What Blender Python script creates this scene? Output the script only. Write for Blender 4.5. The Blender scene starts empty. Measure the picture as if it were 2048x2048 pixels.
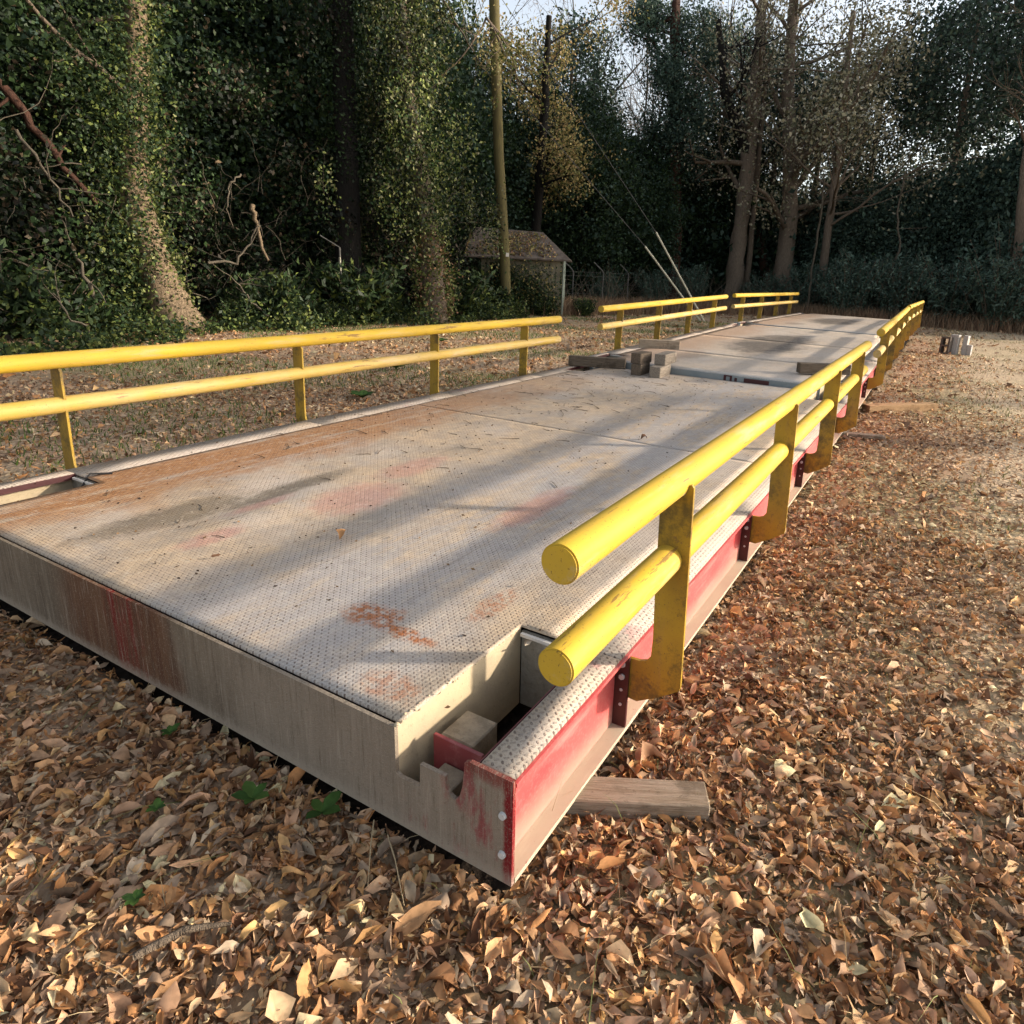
import bpy, bmesh, math, random
import numpy as np
from mathutils import Vector, Matrix, noise as mnoise

rng = np.random.default_rng(7)
random.seed(7)
S = bpy.context.scene
C = S.collection

# ------------------------------------------------------------------ camera, sky, sun, exposure
cam_d = bpy.data.cameras.new('camera'); cam = bpy.data.objects.new('camera', cam_d); C.objects.link(cam)
F = Vector((0.849586, 0.456329, -0.264515)); Rr = Vector((0.483038, -0.874557, 0.042708)); U = Vector((0.211844, 0.164055, 0.963436))
M = Matrix((Rr, U, -F)).transposed().to_4x4(); M.translation = Vector((-1.0659, -0.6976, 1.4628))
cam.matrix_world = M
cam_d.sensor_width = 36; cam_d.lens = 36 * 1310 / 2048
cam_d.shift_x = -126.8 / 2048; cam_d.shift_y = -121.7 / 2048
cam_d.clip_start = 0.05; cam_d.clip_end = 900
S.camera = cam

EL = math.radians(17.3)
SD = Vector((0.54 * math.cos(EL), -0.8417 * math.cos(EL), math.sin(EL)))
w = bpy.data.worlds.new('World'); S.world = w; w.use_nodes = True
nt = w.node_tree; bg = nt.nodes['Background']
sky = nt.nodes.new('ShaderNodeTexSky'); sky.sky_type = 'NISHITA'; sky.sun_disc = False
sky.sun_elevation = EL; sky.sun_rotation = math.radians(147.3); sky.air_density = 1.0; sky.dust_density = 2.5; sky.ozone_density = 1.0
hs = nt.nodes.new('ShaderNodeHueSaturation'); hs.inputs['Saturation'].default_value = .46
nt.links.new(sky.outputs[0], hs.inputs['Color']); nt.links.new(hs.outputs[0], bg.inputs[0]); bg.inputs[1].default_value = 0.15
sl = bpy.data.lights.new('sun', 'SUN'); sl.energy = 3.2; sl.angle = math.radians(1.6); sl.color = (1.0, 0.87, 0.70)
so = bpy.data.objects.new('sun', sl); C.objects.link(so)
so.rotation_euler = SD.to_track_quat('Z', 'Y').to_euler(); so.location = (5, -10, 12)
S.view_settings.view_transform = 'Standard'; S.view_settings.look = 'None'; S.view_settings.gamma = 1
S.view_settings.use_curve_mapping = False
S.view_settings.exposure = 1.24
S.render.engine = 'CYCLES'
S.cycles.max_bounces = 6; S.cycles.diffuse_bounces = 3; S.cycles.transparent_max_bounces = 8

# ------------------------------------------------------------------ materials
class NT:
    def __init__(s, name):
        s.m = bpy.data.materials.new(name); s.m.use_nodes = True
        s.t = s.m.node_tree; s.b = s.t.nodes['Principled BSDF']
        s.co = s.n('ShaderNodeTexCoord').outputs['Object']
    def n(s, typ, **kw):
        x = s.t.nodes.new(typ)
        for k, v in kw.items(): setattr(x, k, v)
        return x
    def put(s, sock, v):
        if isinstance(v, (int, float)): sock.default_value = v
        elif isinstance(v, tuple): sock.default_value = v if len(v) == len(sock.default_value) else (*v, 1)
        else: s.t.links.new(v, sock)
    def math(s, op, a, b=0.0, c=None, clamp=False):
        x = s.n('ShaderNodeMath', operation=op, use_clamp=clamp); s.put(x.inputs[0], a); s.put(x.inputs[1], b)
        if c is not None: s.put(x.inputs[2], c)
        return x.outputs[0]
    def noise(s, scale, detail=4, rough=.6, vec=None, stretch=None, off=None):
        v = vec if vec is not None else s.co
        if stretch or off:
            mp = s.n('ShaderNodeMapping'); s.put(mp.inputs['Vector'], v)
            if stretch: mp.inputs['Scale'].default_value = stretch
            if off: mp.inputs['Location'].default_value = off
            v = mp.outputs[0]
        x = s.n('ShaderNodeTexNoise'); s.put(x.inputs['Vector'], v); x.inputs['Scale'].default_value = scale
        x.inputs['Detail'].default_value = detail; x.inputs['Roughness'].default_value = rough
        return x.outputs['Fac']
    def ss(s, v, lo, hi):     # smoothstep to 0..1
        x = s.n('ShaderNodeMapRange', interpolation_type='SMOOTHSTEP'); s.put(x.inputs[0], v)
        if lo < hi: x.inputs[1].default_value = lo; x.inputs[2].default_value = hi
        else:
            x.inputs[1].default_value = hi; x.inputs[2].default_value = lo; x.inputs[3].default_value = 1; x.inputs[4].default_value = 0
        return x.outputs[0]
    def mix(s, f, a, b, mode='MIX'):
        x = s.n('ShaderNodeMix', data_type='RGBA', blend_type=mode); s.put(x.inputs[0], f); s.put(x.inputs[6], a); s.put(x.inputs[7], b)
        return x.outputs[2]
    def xyz(s, v=None):
        x = s.n('ShaderNodeSeparateXYZ'); s.put(x.inputs[0], v if v is not None else s.co); return x.outputs
    def bump(s, h, strength=.5, dist=.01, nrm=None):
        x = s.n('ShaderNodeBump'); s.put(x.inputs['Height'], h); x.inputs['Strength'].default_value = strength; x.inputs['Distance'].default_value = dist
        if nrm is not None: s.put(x.inputs['Normal'], nrm)
        return x.outputs[0]
    def done(s, col, rough=.8, nrm=None, metal=0., spec=.3):
        s.put(s.b.inputs['Base Color'], col); s.put(s.b.inputs['Roughness'], rough); s.put(s.b.inputs['Metallic'], metal)
        s.b.inputs['Specular IOR Level'].default_value = spec
        if nrm is not None: s.put(s.b.inputs['Normal'], nrm)
        return s.m
    def blob(s, cx, cy, rx, ry, warp):   # 1 inside an uneven patch
        X, Y, Z = s.xyz()
        a = s.math('POWER', s.math('DIVIDE', s.math('SUBTRACT', X, cx), rx), 2); b = s.math('POWER', s.math('DIVIDE', s.math('SUBTRACT', Y, cy), ry), 2)
        d = s.math('ADD', s.math('ADD', a, b), s.math('MULTIPLY', s.math('SUBTRACT', warp, .5), 3.2))
        return s.ss(d, 1.3, .15)

WD = 3.35
def tread(t, cell=.0150):
    X, Y, Z = t.xyz()
    u = t.math('DIVIDE', X, cell); v = t.math('DIVIDE', Y, cell)
    iu = t.math('FLOOR', u); iv = t.math('FLOOR', v)
    par = t.math('GREATER_THAN', t.math('FLOORED_MODULO', t.math('ADD', iu, iv), 2.0), .5)
    lu = t.math('SUBTRACT', t.math('SUBTRACT', u, iu), .5); lv = t.math('SUBTRACT', t.math('SUBTRACT', v, iv), .5)
    a = t.math('MULTIPLY', t.math('ADD', lu, lv), .7071); b = t.math('MULTIPLY', t.math('SUBTRACT', lu, lv), .7071)
    # swap a and b by parity
    A = t.math('ADD', t.math('MULTIPLY', a, par), t.math('MULTIPLY', b, t.math('SUBTRACT', 1.0, par)))
    B = t.math('ADD', t.math('MULTIPLY', b, par), t.math('MULTIPLY', a, t.math('SUBTRACT', 1.0, par)))
    d = t.math('ADD', t.math('POWER', t.math('DIVIDE', A, .37), 2), t.math('POWER', t.math('DIVIDE', B, .20), 2))
    return t.ss(d, 1.25, .45), par

def deck_mat(name, kind):
    t = NT(name)
    mask, par = tread(t, .0175 if kind == 'edge' else .0150)
    X, Y, Z = t.xyz()
    nl = t.noise(1.1, 5, .6); nm = t.noise(4.5, 6, .65, off=(3, 1, 0)); nf = t.noise(38, 4, .7); ns = t.noise(2.2, 5, .6, stretch=(.35, 1.6, 1))
    grit = t.noise(260, 2, .7)
    base = t.mix(t.ss(nm, .35, .68), (.51, .375, .245), (.37, .29, .215))
    base = t.mix(t.math('MULTIPLY', t.ss(t.noise(9, 6, .75, off=(5, 5, 0)), .46, .62), .45), base, (.27, .235, .20))
    base = t.mix(t.math('MULTIPLY', t.ss(nl, .42, .62), .6), base, (.44, .39, .35))
    base = t.mix(t.math('MULTIPLY', t.ss(ns, .52, .72), .55), base, (.25, .205, .15))
    if kind == 'main':
        warp = t.noise(3.0, 6, .7)
        yy = t.math('ADD', Y, t.math('MULTIPLY', t.math('SUBTRACT', warp, .5), .5))
        band = t.math('MULTIPLY', t.ss(yy, WD - .95, WD - .62), t.ss(yy, WD - .12, WD - .3))
        band = t.math('MULTIPLY', t.math('MULTIPLY', band, t.ss(X, 6.6, 1.6)), t.ss(t.noise(7, 6, .8, stretch=(.25, 1.6, 1), off=(4, 1, 0)), .34, .52))
        band2 = t.math('MULTIPLY', t.math('MULTIPLY', t.ss(yy, WD - 1.2, WD - .5), t.ss(X, 7.2, 3)), t.ss(warp, .35, .65))
        base = t.mix(t.math('MULTIPLY', band2, .45), base, (.42, .23, .11))
        base = t.mix(t.math('MULTIPLY', band, .95), base, t.mix(t.ss(nf, .3, .7), (.27, .105, .03), (.42, .21, .085)))
        worn_ = t.math('MULTIPLY', t.math('MULTIPLY', t.ss(yy, 1.75, 1.2), t.ss(yy, .35, .75)), t.ss(t.noise(5, 6, .75, stretch=(.4, 1.5, 1), off=(6, 2, 0)), .40, .56))
        base = t.mix(t.math('MULTIPLY', worn_, .55), base, (.33, .325, .335))      # bare grey steel along the wheel track
        rw = t.math('ADD', t.math('MULTIPLY', nm, .45), t.math('MULTIPLY', t.noise(16, 5, .75, off=(2, 7, 0)), .55))
        rust = t.math('MAXIMUM', t.blob(.37, .86, .075, .09, rw), t.blob(.40, .77, .06, .05, rw))
        rust = t.math('MAXIMUM', rust, t.blob(.345, .68, .035, .17, rw))
        rust = t.math('MAXIMUM', rust, t.math('MULTIPLY', t.blob(.66, .53, .14, .05, rw), .7))
        rust = t.math('MAXIMUM', rust, t.math('MULTIPLY', t.blob(.12, .50, .06, .12, rw), .6))
        base = t.mix(t.math('MULTIPLY', rust, t.ss(nf, .36, .58)), base, (.34, .105, .025))
        red = t.math('MAXIMUM', t.blob(.85, 2.05, .22, .06, rw), t.blob(1.75, 1.9, .3, .12, rw))
        red = t.math('MAXIMUM', red, t.blob(.48, 1.86, .16, .07, rw)); red = t.math('MAXIMUM', red, t.blob(1.2, 1.75, .3, .2, rw))
        red = t.math('MAXIMUM', red, t.blob(1.6, .95, .4, .1, rw))
        base = t.mix(t.math('MULTIPLY', red, .5), base, (.42, .17, .14))
        dirt = t.math('MAXIMUM', t.blob(.55, 2.25, .45, .13, rw), t.blob(1.1, 2.15, .45, .09, rw))  # shaded side of the dents painted in along with dirt smudges
        base = t.mix(t.math('MULTIPLY', dirt, .75), base, (.10, .078, .05))
        scr = t.noise(9, 5, .8, stretch=(.12, 3.0, 1), off=(2, 2, 0))
        base = t.mix(t.math('MULTIPLY', t.ss(scr, .60, .66), .5), base, (.17, .13, .10))
    elif kind == 'far':
        base = t.mix(.45, base, (.54, .47, .40))
        warp = t.noise(1.6, 6, .7)
        wet = t.math('MAXIMUM', t.blob(3.9, 1.75, 1.9, .62, warp), t.math('MULTIPLY', t.blob(1.3, 2.3, .5, .25, warp), .6))
        base = t.mix(t.math('MULTIPLY', wet, .92), base, (.075, .06, .045))
        yy = t.math('ADD', Y, t.math('MULTIPLY', t.math('SUBTRACT', warp, .5), .9))
        base = t.mix(t.math('MULTIPLY', t.ss(yy, WD - 1.3, WD - .6), .7), base, (.36, .21, .12))
        base = t.mix(t.math('MULTIPLY', t.ss(t.math('ADD', X, t.math('MULTIPLY', nm, .5)), .44, .38), .45), base, (.56, .555, .54))
    else:
        base = t.mix(.45, base, (.40, .345, .30))
        redm = t.math('MULTIPLY', t.ss(nm, .55, .66), t.ss(nf, .4, .6))
        base = t.mix(t.math('MULTIPLY', redm, .5), base, (.42, .13, .13))
    wear = t.ss(t.noise(6, 7, .8, off=(9, 4, 0)), .36, .60)
    lug = t.math('MULTIPLY', mask, t.math('ADD', .14, t.math('MULTIPLY', wear, .60)))
    lug = t.math('MULTIPLY', lug, t.math('ADD', .30, t.math('MULTIPLY', par, .85)))  # lugs turned from the sun painted darker than the others
    col = t.mix(lug, base, (.085, .05, .038))
    blot = t.noise(28, 4, .75, off=(1, 8, 0))
    col = t.mix(t.math('MULTIPLY', t.ss(blot, .54, .68), .38), col, (.20, .16, .125))
    col = t.mix(t.math('MULTIPLY', t.ss(blot, .46, .34), .30), col, (.62, .53, .42))
    col = t.mix(t.math('MULTIPLY', t.ss(grit, .54, .70), .5), col, (.12, .09, .07))
    col = t.mix(t.math('MULTIPLY', t.ss(grit, .44, .28), .25), col, (.70, .62, .52))
    h = t.math('ADD', mask, t.math('MULTIPLY', nf, .6))
    return t.done(col, .66, t.bump(h, 1.0, .0030), spec=.4)

def paint_mat(name, c, worn, scuff=(.12, .08, .04), rough=.5, dust=(.55, .45, .30), dusty=.5, vert=False, spec=.45):
    t = NT(name)
    n1 = t.noise(3.0, 6, .65); n2 = t.noise(24, 5, .7); n3 = t.noise(90, 3, .7); st = t.noise(6, 5, .7, stretch=(.35, 3, 3) if not vert else (3, 3, .3))
    col = t.mix(t.ss(n1, .3, .7), c, worn)
    col = t.mix(t.math('MULTIPLY', t.ss(st, .5, .75), dusty), col, dust)
    col = t.mix(t.math('MULTIPLY', t.ss(n2, .66, .76), .75), col, scuff)
    col = t.mix(t.math('MULTIPLY', t.ss(n3, .62, .74), .45), col, scuff)
    if 'yellow' in name:
        chip = t.noise(11, 6, .8, stretch=(.22, 2.2, 2.2), off=(3, 3, 3)); pk = t.noise(150, 2, .6)
        col = t.mix(t.math('MULTIPLY', t.ss(chip, .605, .635), .8), col, (.16, .085, .03))
        col = t.mix(t.math('MULTIPLY', t.ss(pk, .66, .72), .8), col, (.10, .06, .03))
    if 'post' in name:
        gr = t.noise(5, 7, .8, off=(1, 2, 5)); col = t.mix(t.math('MULTIPLY', t.ss(gr, .46, .64), .75), col, (.05, .038, .012))
    if name == 'faded_red_paint':      # mud splashed up from the flange
        Z = t.xyz()[2]; zz = t.math('ADD', Z, t.math('MULTIPLY', t.math('SUBTRACT', n1, .5), .16))
        col = t.mix(t.math('MULTIPLY', t.ss(zz, .13, .015), .75), col, (.36, .23, .17))
        col = t.mix(t.math('MULTIPLY', t.ss(n3, .5, .36), .35), col, (.48, .20, .18))
    return t.done(col, rough, t.bump(t.math('ADD', n2, t.math('MULTIPLY', n3, .4)), .25, .002), spec=spec)

m_main = deck_mat('deck_tread_plate', 'main'); m_far = deck_mat('far_tread_plate', 'far'); m_edge = deck_mat('edge_tread_plate', 'edge')
m_yel = paint_mat('yellow_rail_paint', (.52, .335, .026), (.46, .30, .04), scuff=(.17, .10, .04), dust=(.44, .33, .17), dusty=.75, spec=.22, rough=.6)
m_yelw = paint_mat('worn_yellow_rail_paint', (.48, .31, .05), (.46, .32, .11), scuff=(.24, .15, .07), dust=(.50, .38, .25), dusty=.75, rough=.6)
m_yelp = paint_mat('yellow_post_paint', (.40, .245, .012), (.25, .15, .012), scuff=(.05, .035, .015), dust=(.30, .18, .05), dusty=.7, vert=True)
m_red = paint_mat('faded_red_paint', (.50, .045, .05), (.47, .085, .08), scuff=(.25, .04, .04), dust=(.46, .24, .21), dusty=.7, rough=.5)
m_darkred = paint_mat('dark_red_paint', (.055, .007, .008), (.04, .006, .007), scuff=(.06, .02, .02), dust=(.12, .035, .03), dusty=.4)  # shade on the tab faces put into this red; beams and lettering share it
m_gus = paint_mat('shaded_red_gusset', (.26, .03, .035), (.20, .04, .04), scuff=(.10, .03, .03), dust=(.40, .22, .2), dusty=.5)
m_flange = paint_mat('dusty_flange', (.42, .35, .25), (.38, .30, .22), scuff=(.30, .08, .07), dust=(.50, .43, .32), dusty=.7, rough=.85)
m_galv = paint_mat('galvanised_steel', (.55, .55, .54), (.40, .40, .40), scuff=(.2, .12, .08), dust=(.5, .45, .4), dusty=.3)

def front_mat():
    t = NT('dirty_end_plate')
    X, Y, Z = t.xyz()
    n1 = t.noise(2.2, 5, .6); st = t.noise(14, 5, .65, stretch=(1, 1.6, .12)); n2 = t.noise(45, 4, .7); gr = t.noise(220, 2, .6)
    col = t.mix(t.ss(n1, .35, .65), (.18, .14, .10), (.135, .105, .075))
    col = t.mix(t.math('MULTIPLY', t.ss(st, .5, .72), .6), col, (.30, .25, .195))
    col = t.mix(t.math('MULTIPLY', t.ss(st, .48, .34), .6), col, (.085, .062, .043))
    w_ = t.math('ADD', Y, t.math('MULTIPLY', t.math('SUBTRACT', n1, .5), .35))
    col = t.mix(t.math('MULTIPLY', t.ss(w_, 1.25, .8), .65), col, (.27, .222, .172))
    rz = t.math('MULTIPLY', t.ss(w_, 1.28, 1.42), t.ss(w_, 2.25, 1.9))
    col = t.mix(t.math('MULTIPLY', rz, .85), col, t.mix(t.ss(st, .35, .6), (.085, .028, .012), (.12, .05, .022)))
    rr = t.math('MULTIPLY', t.ss(w_, 1.50, 1.60), t.ss(w_, 1.78, 1.70))
    col = t.mix(t.math('MULTIPLY', rr, t.ss(st, .38, .66)), col, (.15, .008, .007))
    # red paint left bare near the corner
    rp = t.math('MULTIPLY', t.ss(Y, .40, .26), t.ss(t.noise(9, 5, .7, stretch=(1, 1, .35)), .52, .66))
    col = t.mix(t.math('MULTIPLY', rp, .8), col, (.22, .035, .04))
    e = t.ss(t.math('ADD', Y, t.math('MULTIPLY', t.math('SUBTRACT', n2, .5), .02)), .032, .018)
    col = t.mix(e, col, (.17, .012, .014))
    tp = t.math('MULTIPLY', t.ss(t.math('ADD', Z, t.math('MULTIPLY', t.math('SUBTRACT', n2, .5), .04)), .255, .29), t.ss(Y, .16, .13))
    col = t.mix(t.math('MULTIPLY', tp, .8), col, (.17, .025, .02))
    fs = t.noise(46, 5, .75, stretch=(1, 1.8, .10), off=(1, 1, 4))
    col = t.mix(t.math('MULTIPLY', t.ss(fs, .54, .66), .55), col, (.33, .28, .22))
    col = t.mix(t.math('MULTIPLY', t.ss(fs, .45, .36), .5), col, (.09, .068, .048))
    ed = t.ss(t.math('ADD', Z, t.math('MULTIPLY', t.math('SUBTRACT', n2, .5), .05)), .045, .0)
    col = t.mix(t.math('MULTIPLY', ed, .6), col, (.33, .28, .22))
    pit = t.noise(70, 5, .8, off=(4, 4, 2))
    col = t.mix(t.math('MULTIPLY', t.ss(pit, .55, .68), .45), col, (.09, .07, .05))
    col = t.mix(t.math('MULTIPLY', t.ss(pit, .45, .34), .5), col, (.30, .25, .195))
    col = t.mix(t.math('MULTIPLY', t.ss(gr, .55, .72), .4), col, (.36, .30, .24))
    return t.done(col, .9, t.bump(t.math('ADD', t.math('ADD', n2, pit), gr), .7, .004), spec=.15)
m_front = front_mat()
def timber_mat(name, c1, c2):
    t = NT(name); g = t.noise(9, 7, .75, stretch=(.55, 9, 9)); f = t.noise(30, 5, .8, stretch=(.35, 8, 8)); k = t.noise(7, 4, .6); d = t.noise(60, 4, .7)
    col = t.mix(t.ss(g, .36, .62), c1, c2); col = t.mix(t.math('MULTIPLY', t.ss(f, .56, .66), .7), col, tuple(x * .28 for x in c1))
    col = t.mix(t.math('MULTIPLY', t.ss(k, .52, .68), .6), col, tuple(x * .45 for x in c1)); col = t.mix(t.math('MULTIPLY', t.ss(d, .6, .7), .5), col, tuple(x * .4 for x in c1))
    return t.done(col, .9, t.bump(t.math('ADD', g, f), .9, .008), spec=.12)
def simple(name, c1, c2, sc=8, rough=.85, stretch=None, bs=.5, bd=.01, sc2=60):
    t = NT(name); a = t.noise(sc, 5, .65, stretch=stretch); b = t.noise(sc2, 4, .7, stretch=stretch)
    col = t.mix(t.ss(a, .3, .7), c1, c2); col = t.mix(t.math('MULTIPLY', t.ss(b, .58, .75), .5), col, tuple(x * .35 for x in c1))
    return t.done(col, rough, t.bump(t.math('ADD', a, b), bs, bd), spec=.2)
m_conc = simple('dusty_inner_steel', (.46, .37, .24), (.37, .30, .21), 5, bd=.003)
m_conc2 = simple('cement_crusted_steel', (.36, .33, .27), (.28, .25, .2), 30, bd=.006)
m_pocket = simple('grimy_pocket_steel', (.20, .165, .12), (.32, .27, .20), 22, bd=.006)
m_greyface = simple('grey_end_face', (.20, .23, .24), (.27, .29, .29), 3, bd=.003)
m_white = simple('pale_chipped_paint', (.66, .62, .55), (.55, .5, .45), 12, bd=.002)
m_wood = timber_mat('weathered_timber', (.25, .19, .13), (.37, .30, .225))
m_woodx = timber_mat('orange_timber', (.34, .21, .11), (.44, .28, .15))
m_wooddk = timber_mat('old_dark_timber', (.10, .075, .052), (.18, .14, .105))
m_cribb = timber_mat('pale_cribbing_timber', (.19, .15, .115), (.33, .28, .225))
m_cinder = simple('concrete_block', (.40, .38, .35), (.30, .28, .26), 25, bd=.004)
m_cinderd = simple('stained_concrete_block', (.075, .06, .05), (.12, .095, .08), 25, bd=.004)
m_bark = simple('grey_brown_bark', (.115, .085, .06), (.19, .145, .105), 9, stretch=(3, 3, .5), bd=.04, bs=.9, sc2=22)
m_barkw = simple('warm_bark', (.13, .092, .056), (.26, .19, .12), 9, stretch=(3, 3, .5), bd=.04, bs=.9, sc2=22)
m_barkd = simple('shade_darkened_bark', (.007, .006, .005), (.016, .013, .010), 9, stretch=(3, 3, .5), bd=.04, bs=.9, sc2=22)  # near black, the shade of the wood put into the colour
m_barkr = simple('reddish_dead_bark', (.060, .026, .016), (.035, .018, .012), 9, stretch=(3, 3, .5), bd=.03, sc2=22)
m_pole = simple('mossy_treated_pole', (.12, .10, .036), (.08, .065, .03), 4, stretch=(6, 6, .5), bd=.01, sc2=30)
m_vine = simple('pale_vine', (.11, .092, .065), (.075, .06, .045), 12, bd=.01)
m_roof = simple('weathered_shed_roof', (.10, .078, .062), (.16, .125, .10), 5, bd=.01)
m_board = simple('stained_shed_board', (.26, .225, .155), (.15, .135, .095), 3, stretch=(1, 1, .4), bd=.01)
m_boardg = simple('grey_green_metal_sheet', (.20, .23, .185), (.30, .33, .27), 3, stretch=(1, 1, .5), bd=.01)
m_wire = simple('steel_wire', (.09, .088, .08), (.13, .12, .11), 5)
m_straw = simple('dry_straw', (.42, .32, .19), (.33, .25, .15), 20)
m_guard = simple('pale_guy_guard', (.50, .47, .36), (.42, .38, .28), 5)
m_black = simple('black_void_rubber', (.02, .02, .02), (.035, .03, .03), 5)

def leaf_mat(name, trans=.25, rough=.55, spec=.35, sat=1.0):
    t = NT(name)
    at = t.n('ShaderNodeAttribute'); at.attribute_name = 'Col'
    n = t.noise(40, 3, .6)
    col = t.mix(t.math('MULTIPLY', t.ss(n, .35, .7), .35), at.outputs['Color'], (0, 0, 0), 'MIX')
    t.done(col, rough, spec=spec)
    if trans:
        tr = t.n('ShaderNodeBsdfTranslucent'); t.put(tr.inputs['Color'], at.outputs['Color'])
        mx = t.n('ShaderNodeMixShader'); mx.inputs[0].default_value = trans
        out = [x for x in t.t.nodes if x.type == 'OUTPUT_MATERIAL'][0]
        t.t.links.new(t.b.outputs[0], mx.inputs[1]); t.t.links.new(tr.outputs[0], mx.inputs[2]); t.t.links.new(mx.outputs[0], out.inputs['Surface'])
    return t.m
m_litter = leaf_mat('dry_leaves', .15, .75, .2)
m_green = leaf_mat('green_leaves', .22, .55, .22)
m_grass = leaf_mat('grass_blades', .25, .7, .2)

def ground_mat():
    t = NT('leafy_soil')
    X, Y, Z = t.xyz()
    n0 = t.noise(.35, 4, .6); n1 = t.noise(1.6, 6, .7); n2 = t.noise(14, 5, .75); vo = t.n('ShaderNodeTexVoronoi'); vo.inputs['Scale'].default_value = 26
    t.put(vo.inputs['Vector'], t.co)
    sep = t.n('ShaderNodeSeparateColor'); t.put(sep.inputs[0], vo.outputs['Color'])
    leafc = t.mix(sep.outputs[0], (.20, .12, .07), (.55, .38, .25))
    soil = t.mix(t.ss(n2, .3, .7), (.24, .175, .11), (.46, .345, .23))
    grs = t.mix(t.ss(n2, .3, .7), (.16, .155, .065), (.36, .30, .16))
    col = t.mix(t.ss(n1, .38, .58), soil, leafc)
    col = t.mix(t.math('MULTIPLY', t.ss(n0, .45, .62), .6), col, grs)
    sandy = t.math('MULTIPLY', t.ss(Y, -.6, -1.8), t.ss(n1, .28, .52))
    col = t.mix(t.math('MULTIPLY', sandy, .75), col, t.mix(t.ss(n2, .3, .7), (.38, .285, .185), (.60, .47, .32)))
    wob = t.math('MULTIPLY', t.math('SUBTRACT', n2, .5), .06)      # shade under the decks painted into the soil colour
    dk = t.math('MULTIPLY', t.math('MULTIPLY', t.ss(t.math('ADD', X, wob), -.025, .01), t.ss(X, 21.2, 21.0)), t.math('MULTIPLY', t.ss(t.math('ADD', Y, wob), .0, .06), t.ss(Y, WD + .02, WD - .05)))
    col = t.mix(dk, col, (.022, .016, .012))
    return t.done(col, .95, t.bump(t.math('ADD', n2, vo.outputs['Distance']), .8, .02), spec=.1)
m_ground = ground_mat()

# ------------------------------------------------------------------ mesh helpers
def tag(o, label=None, cat=None, group=None, kind=None):
    if label: o['label'] = label
    if cat: o['category'] = cat
    if group: o['group'] = group
    if kind: o['kind'] = kind
    return o
def thing(name, label, cat, loc=(0, 0, 0), rot=(0, 0, 0), group=None):
    o = bpy.data.objects.new(name, None); C.objects.link(o); o.empty_display_size = .1
    o.location = loc; o.rotation_euler = rot
    return tag(o, label, cat, group)
def link(name, me, mat, parent=None, loc=None, rot=None, smooth=False):
    if mat is not None and not me.materials: me.materials.append(mat)
    if smooth: me.polygons.foreach_set('use_smooth', [True] * len(me.polygons))
    o = bpy.data.objects.new(name, me); C.objects.link(o)
    if parent is not None: o.parent = parent
    if loc is not None: o.location = loc
    if rot is not None: o.rotation_euler = rot
    return o
def mesh_np(name, V, Fc, col=None):
    V = np.asarray(V, np.float32); Fc = np.asarray(Fc, np.int32); k = Fc.shape[1]
    me = bpy.data.meshes.new(name); me.vertices.add(len(V)); me.vertices.foreach_set('co', V.ravel())
    me.loops.add(Fc.size); me.loops.foreach_set('vertex_index', Fc.ravel())
    me.polygons.add(len(Fc)); me.polygons.foreach_set('loop_start', np.arange(len(Fc), dtype=np.int32) * k)
    if col is not None:
        a = me.color_attributes.new('Col', 'FLOAT_COLOR', 'POINT')
        c4 = np.ones((len(V), 4), np.float32); c4[:, :3] = col; a.data.foreach_set('color', c4.ravel())
    me.update(calc_edges=True)
    return me
class MB:
    def __init__(s): s.bm = bmesh.new()
    def box(s, x0, x1, y0, y1, z0, z1, bev=0.0, rot=None, seg=1):
        r = bmesh.ops.create_cube(s.bm, size=1)
        vs = r['verts']
        for v in vs: v.co = Vector(((x0 + x1) / 2 + v.co.x * (x1 - x0), (y0 + y1) / 2 + v.co.y * (y1 - y0), (z0 + z1) / 2 + v.co.z * (z1 - z0)))
        if bev:
            es = list({e for v in vs for e in v.link_edges}); b = bmesh.ops.bevel(s.bm, geom=es, offset=bev, segments=seg, affect='EDGES')
        return s
    def poly(s, pts, off):      # pts: planar list of Vector; extruded by off
        vs = [s.bm.verts.new(p) for p in pts]; f = s.bm.faces.new(vs)
        r = bmesh.ops.extrude_face_region(s.bm, geom=[f]); bmesh.ops.translate(s.bm, verts=[v for v in r['geom'] if isinstance(v, bmesh.types.BMVert)], vec=off)
        return s
    def cyl(s, p0, p1, r0, r1=None, seg=16, caps=True, bev=0):
        p0 = Vector(p0); p1 = Vector(p1); r1 = r0 if r1 is None else r1
        d = (p1 - p0); L = d.length; q = d.to_track_quat('Z', 'Y').to_matrix().to_4x4()
        r = bmesh.ops.create_cone(s.bm, cap_ends=caps, segments=seg, radius1=r0, radius2=r1, depth=L)
        mt = Matrix.Translation((p0 + p1) / 2) @ q
        bmesh.ops.transform(s.bm, matrix=mt, verts=r['verts'])
        if bev:
            es = [e for e in {e for v in r['verts'] for e in v.link_edges} if any(len(f.verts) > 4 for f in e.link_faces)]
            bmesh.ops.bevel(s.bm, geom=es, offset=bev, segments=2, affect='EDGES')
        return s
    def build(s, name, mat, parent=None, loc=None, rot=None, smooth=False):
        bmesh.ops.recalc_face_normals(s.bm, faces=s.bm.faces)
        me = bpy.data.meshes.new(name); s.bm.to_mesh(me); s.bm.free()
        return link(name, me, mat, parent, loc, rot, smooth)
def autosmooth(o, ang=40):
    me = o.data; me.polygons.foreach_set('use_smooth', [True] * len(me.polygons))
    bm = bmesh.new(); bm.from_mesh(me)
    for e in bm.edges: e.smooth = e.is_manifold and e.calc_face_angle(0) < math.radians(ang)
    bm.to_mesh(me); bm.free()
    return o

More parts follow.
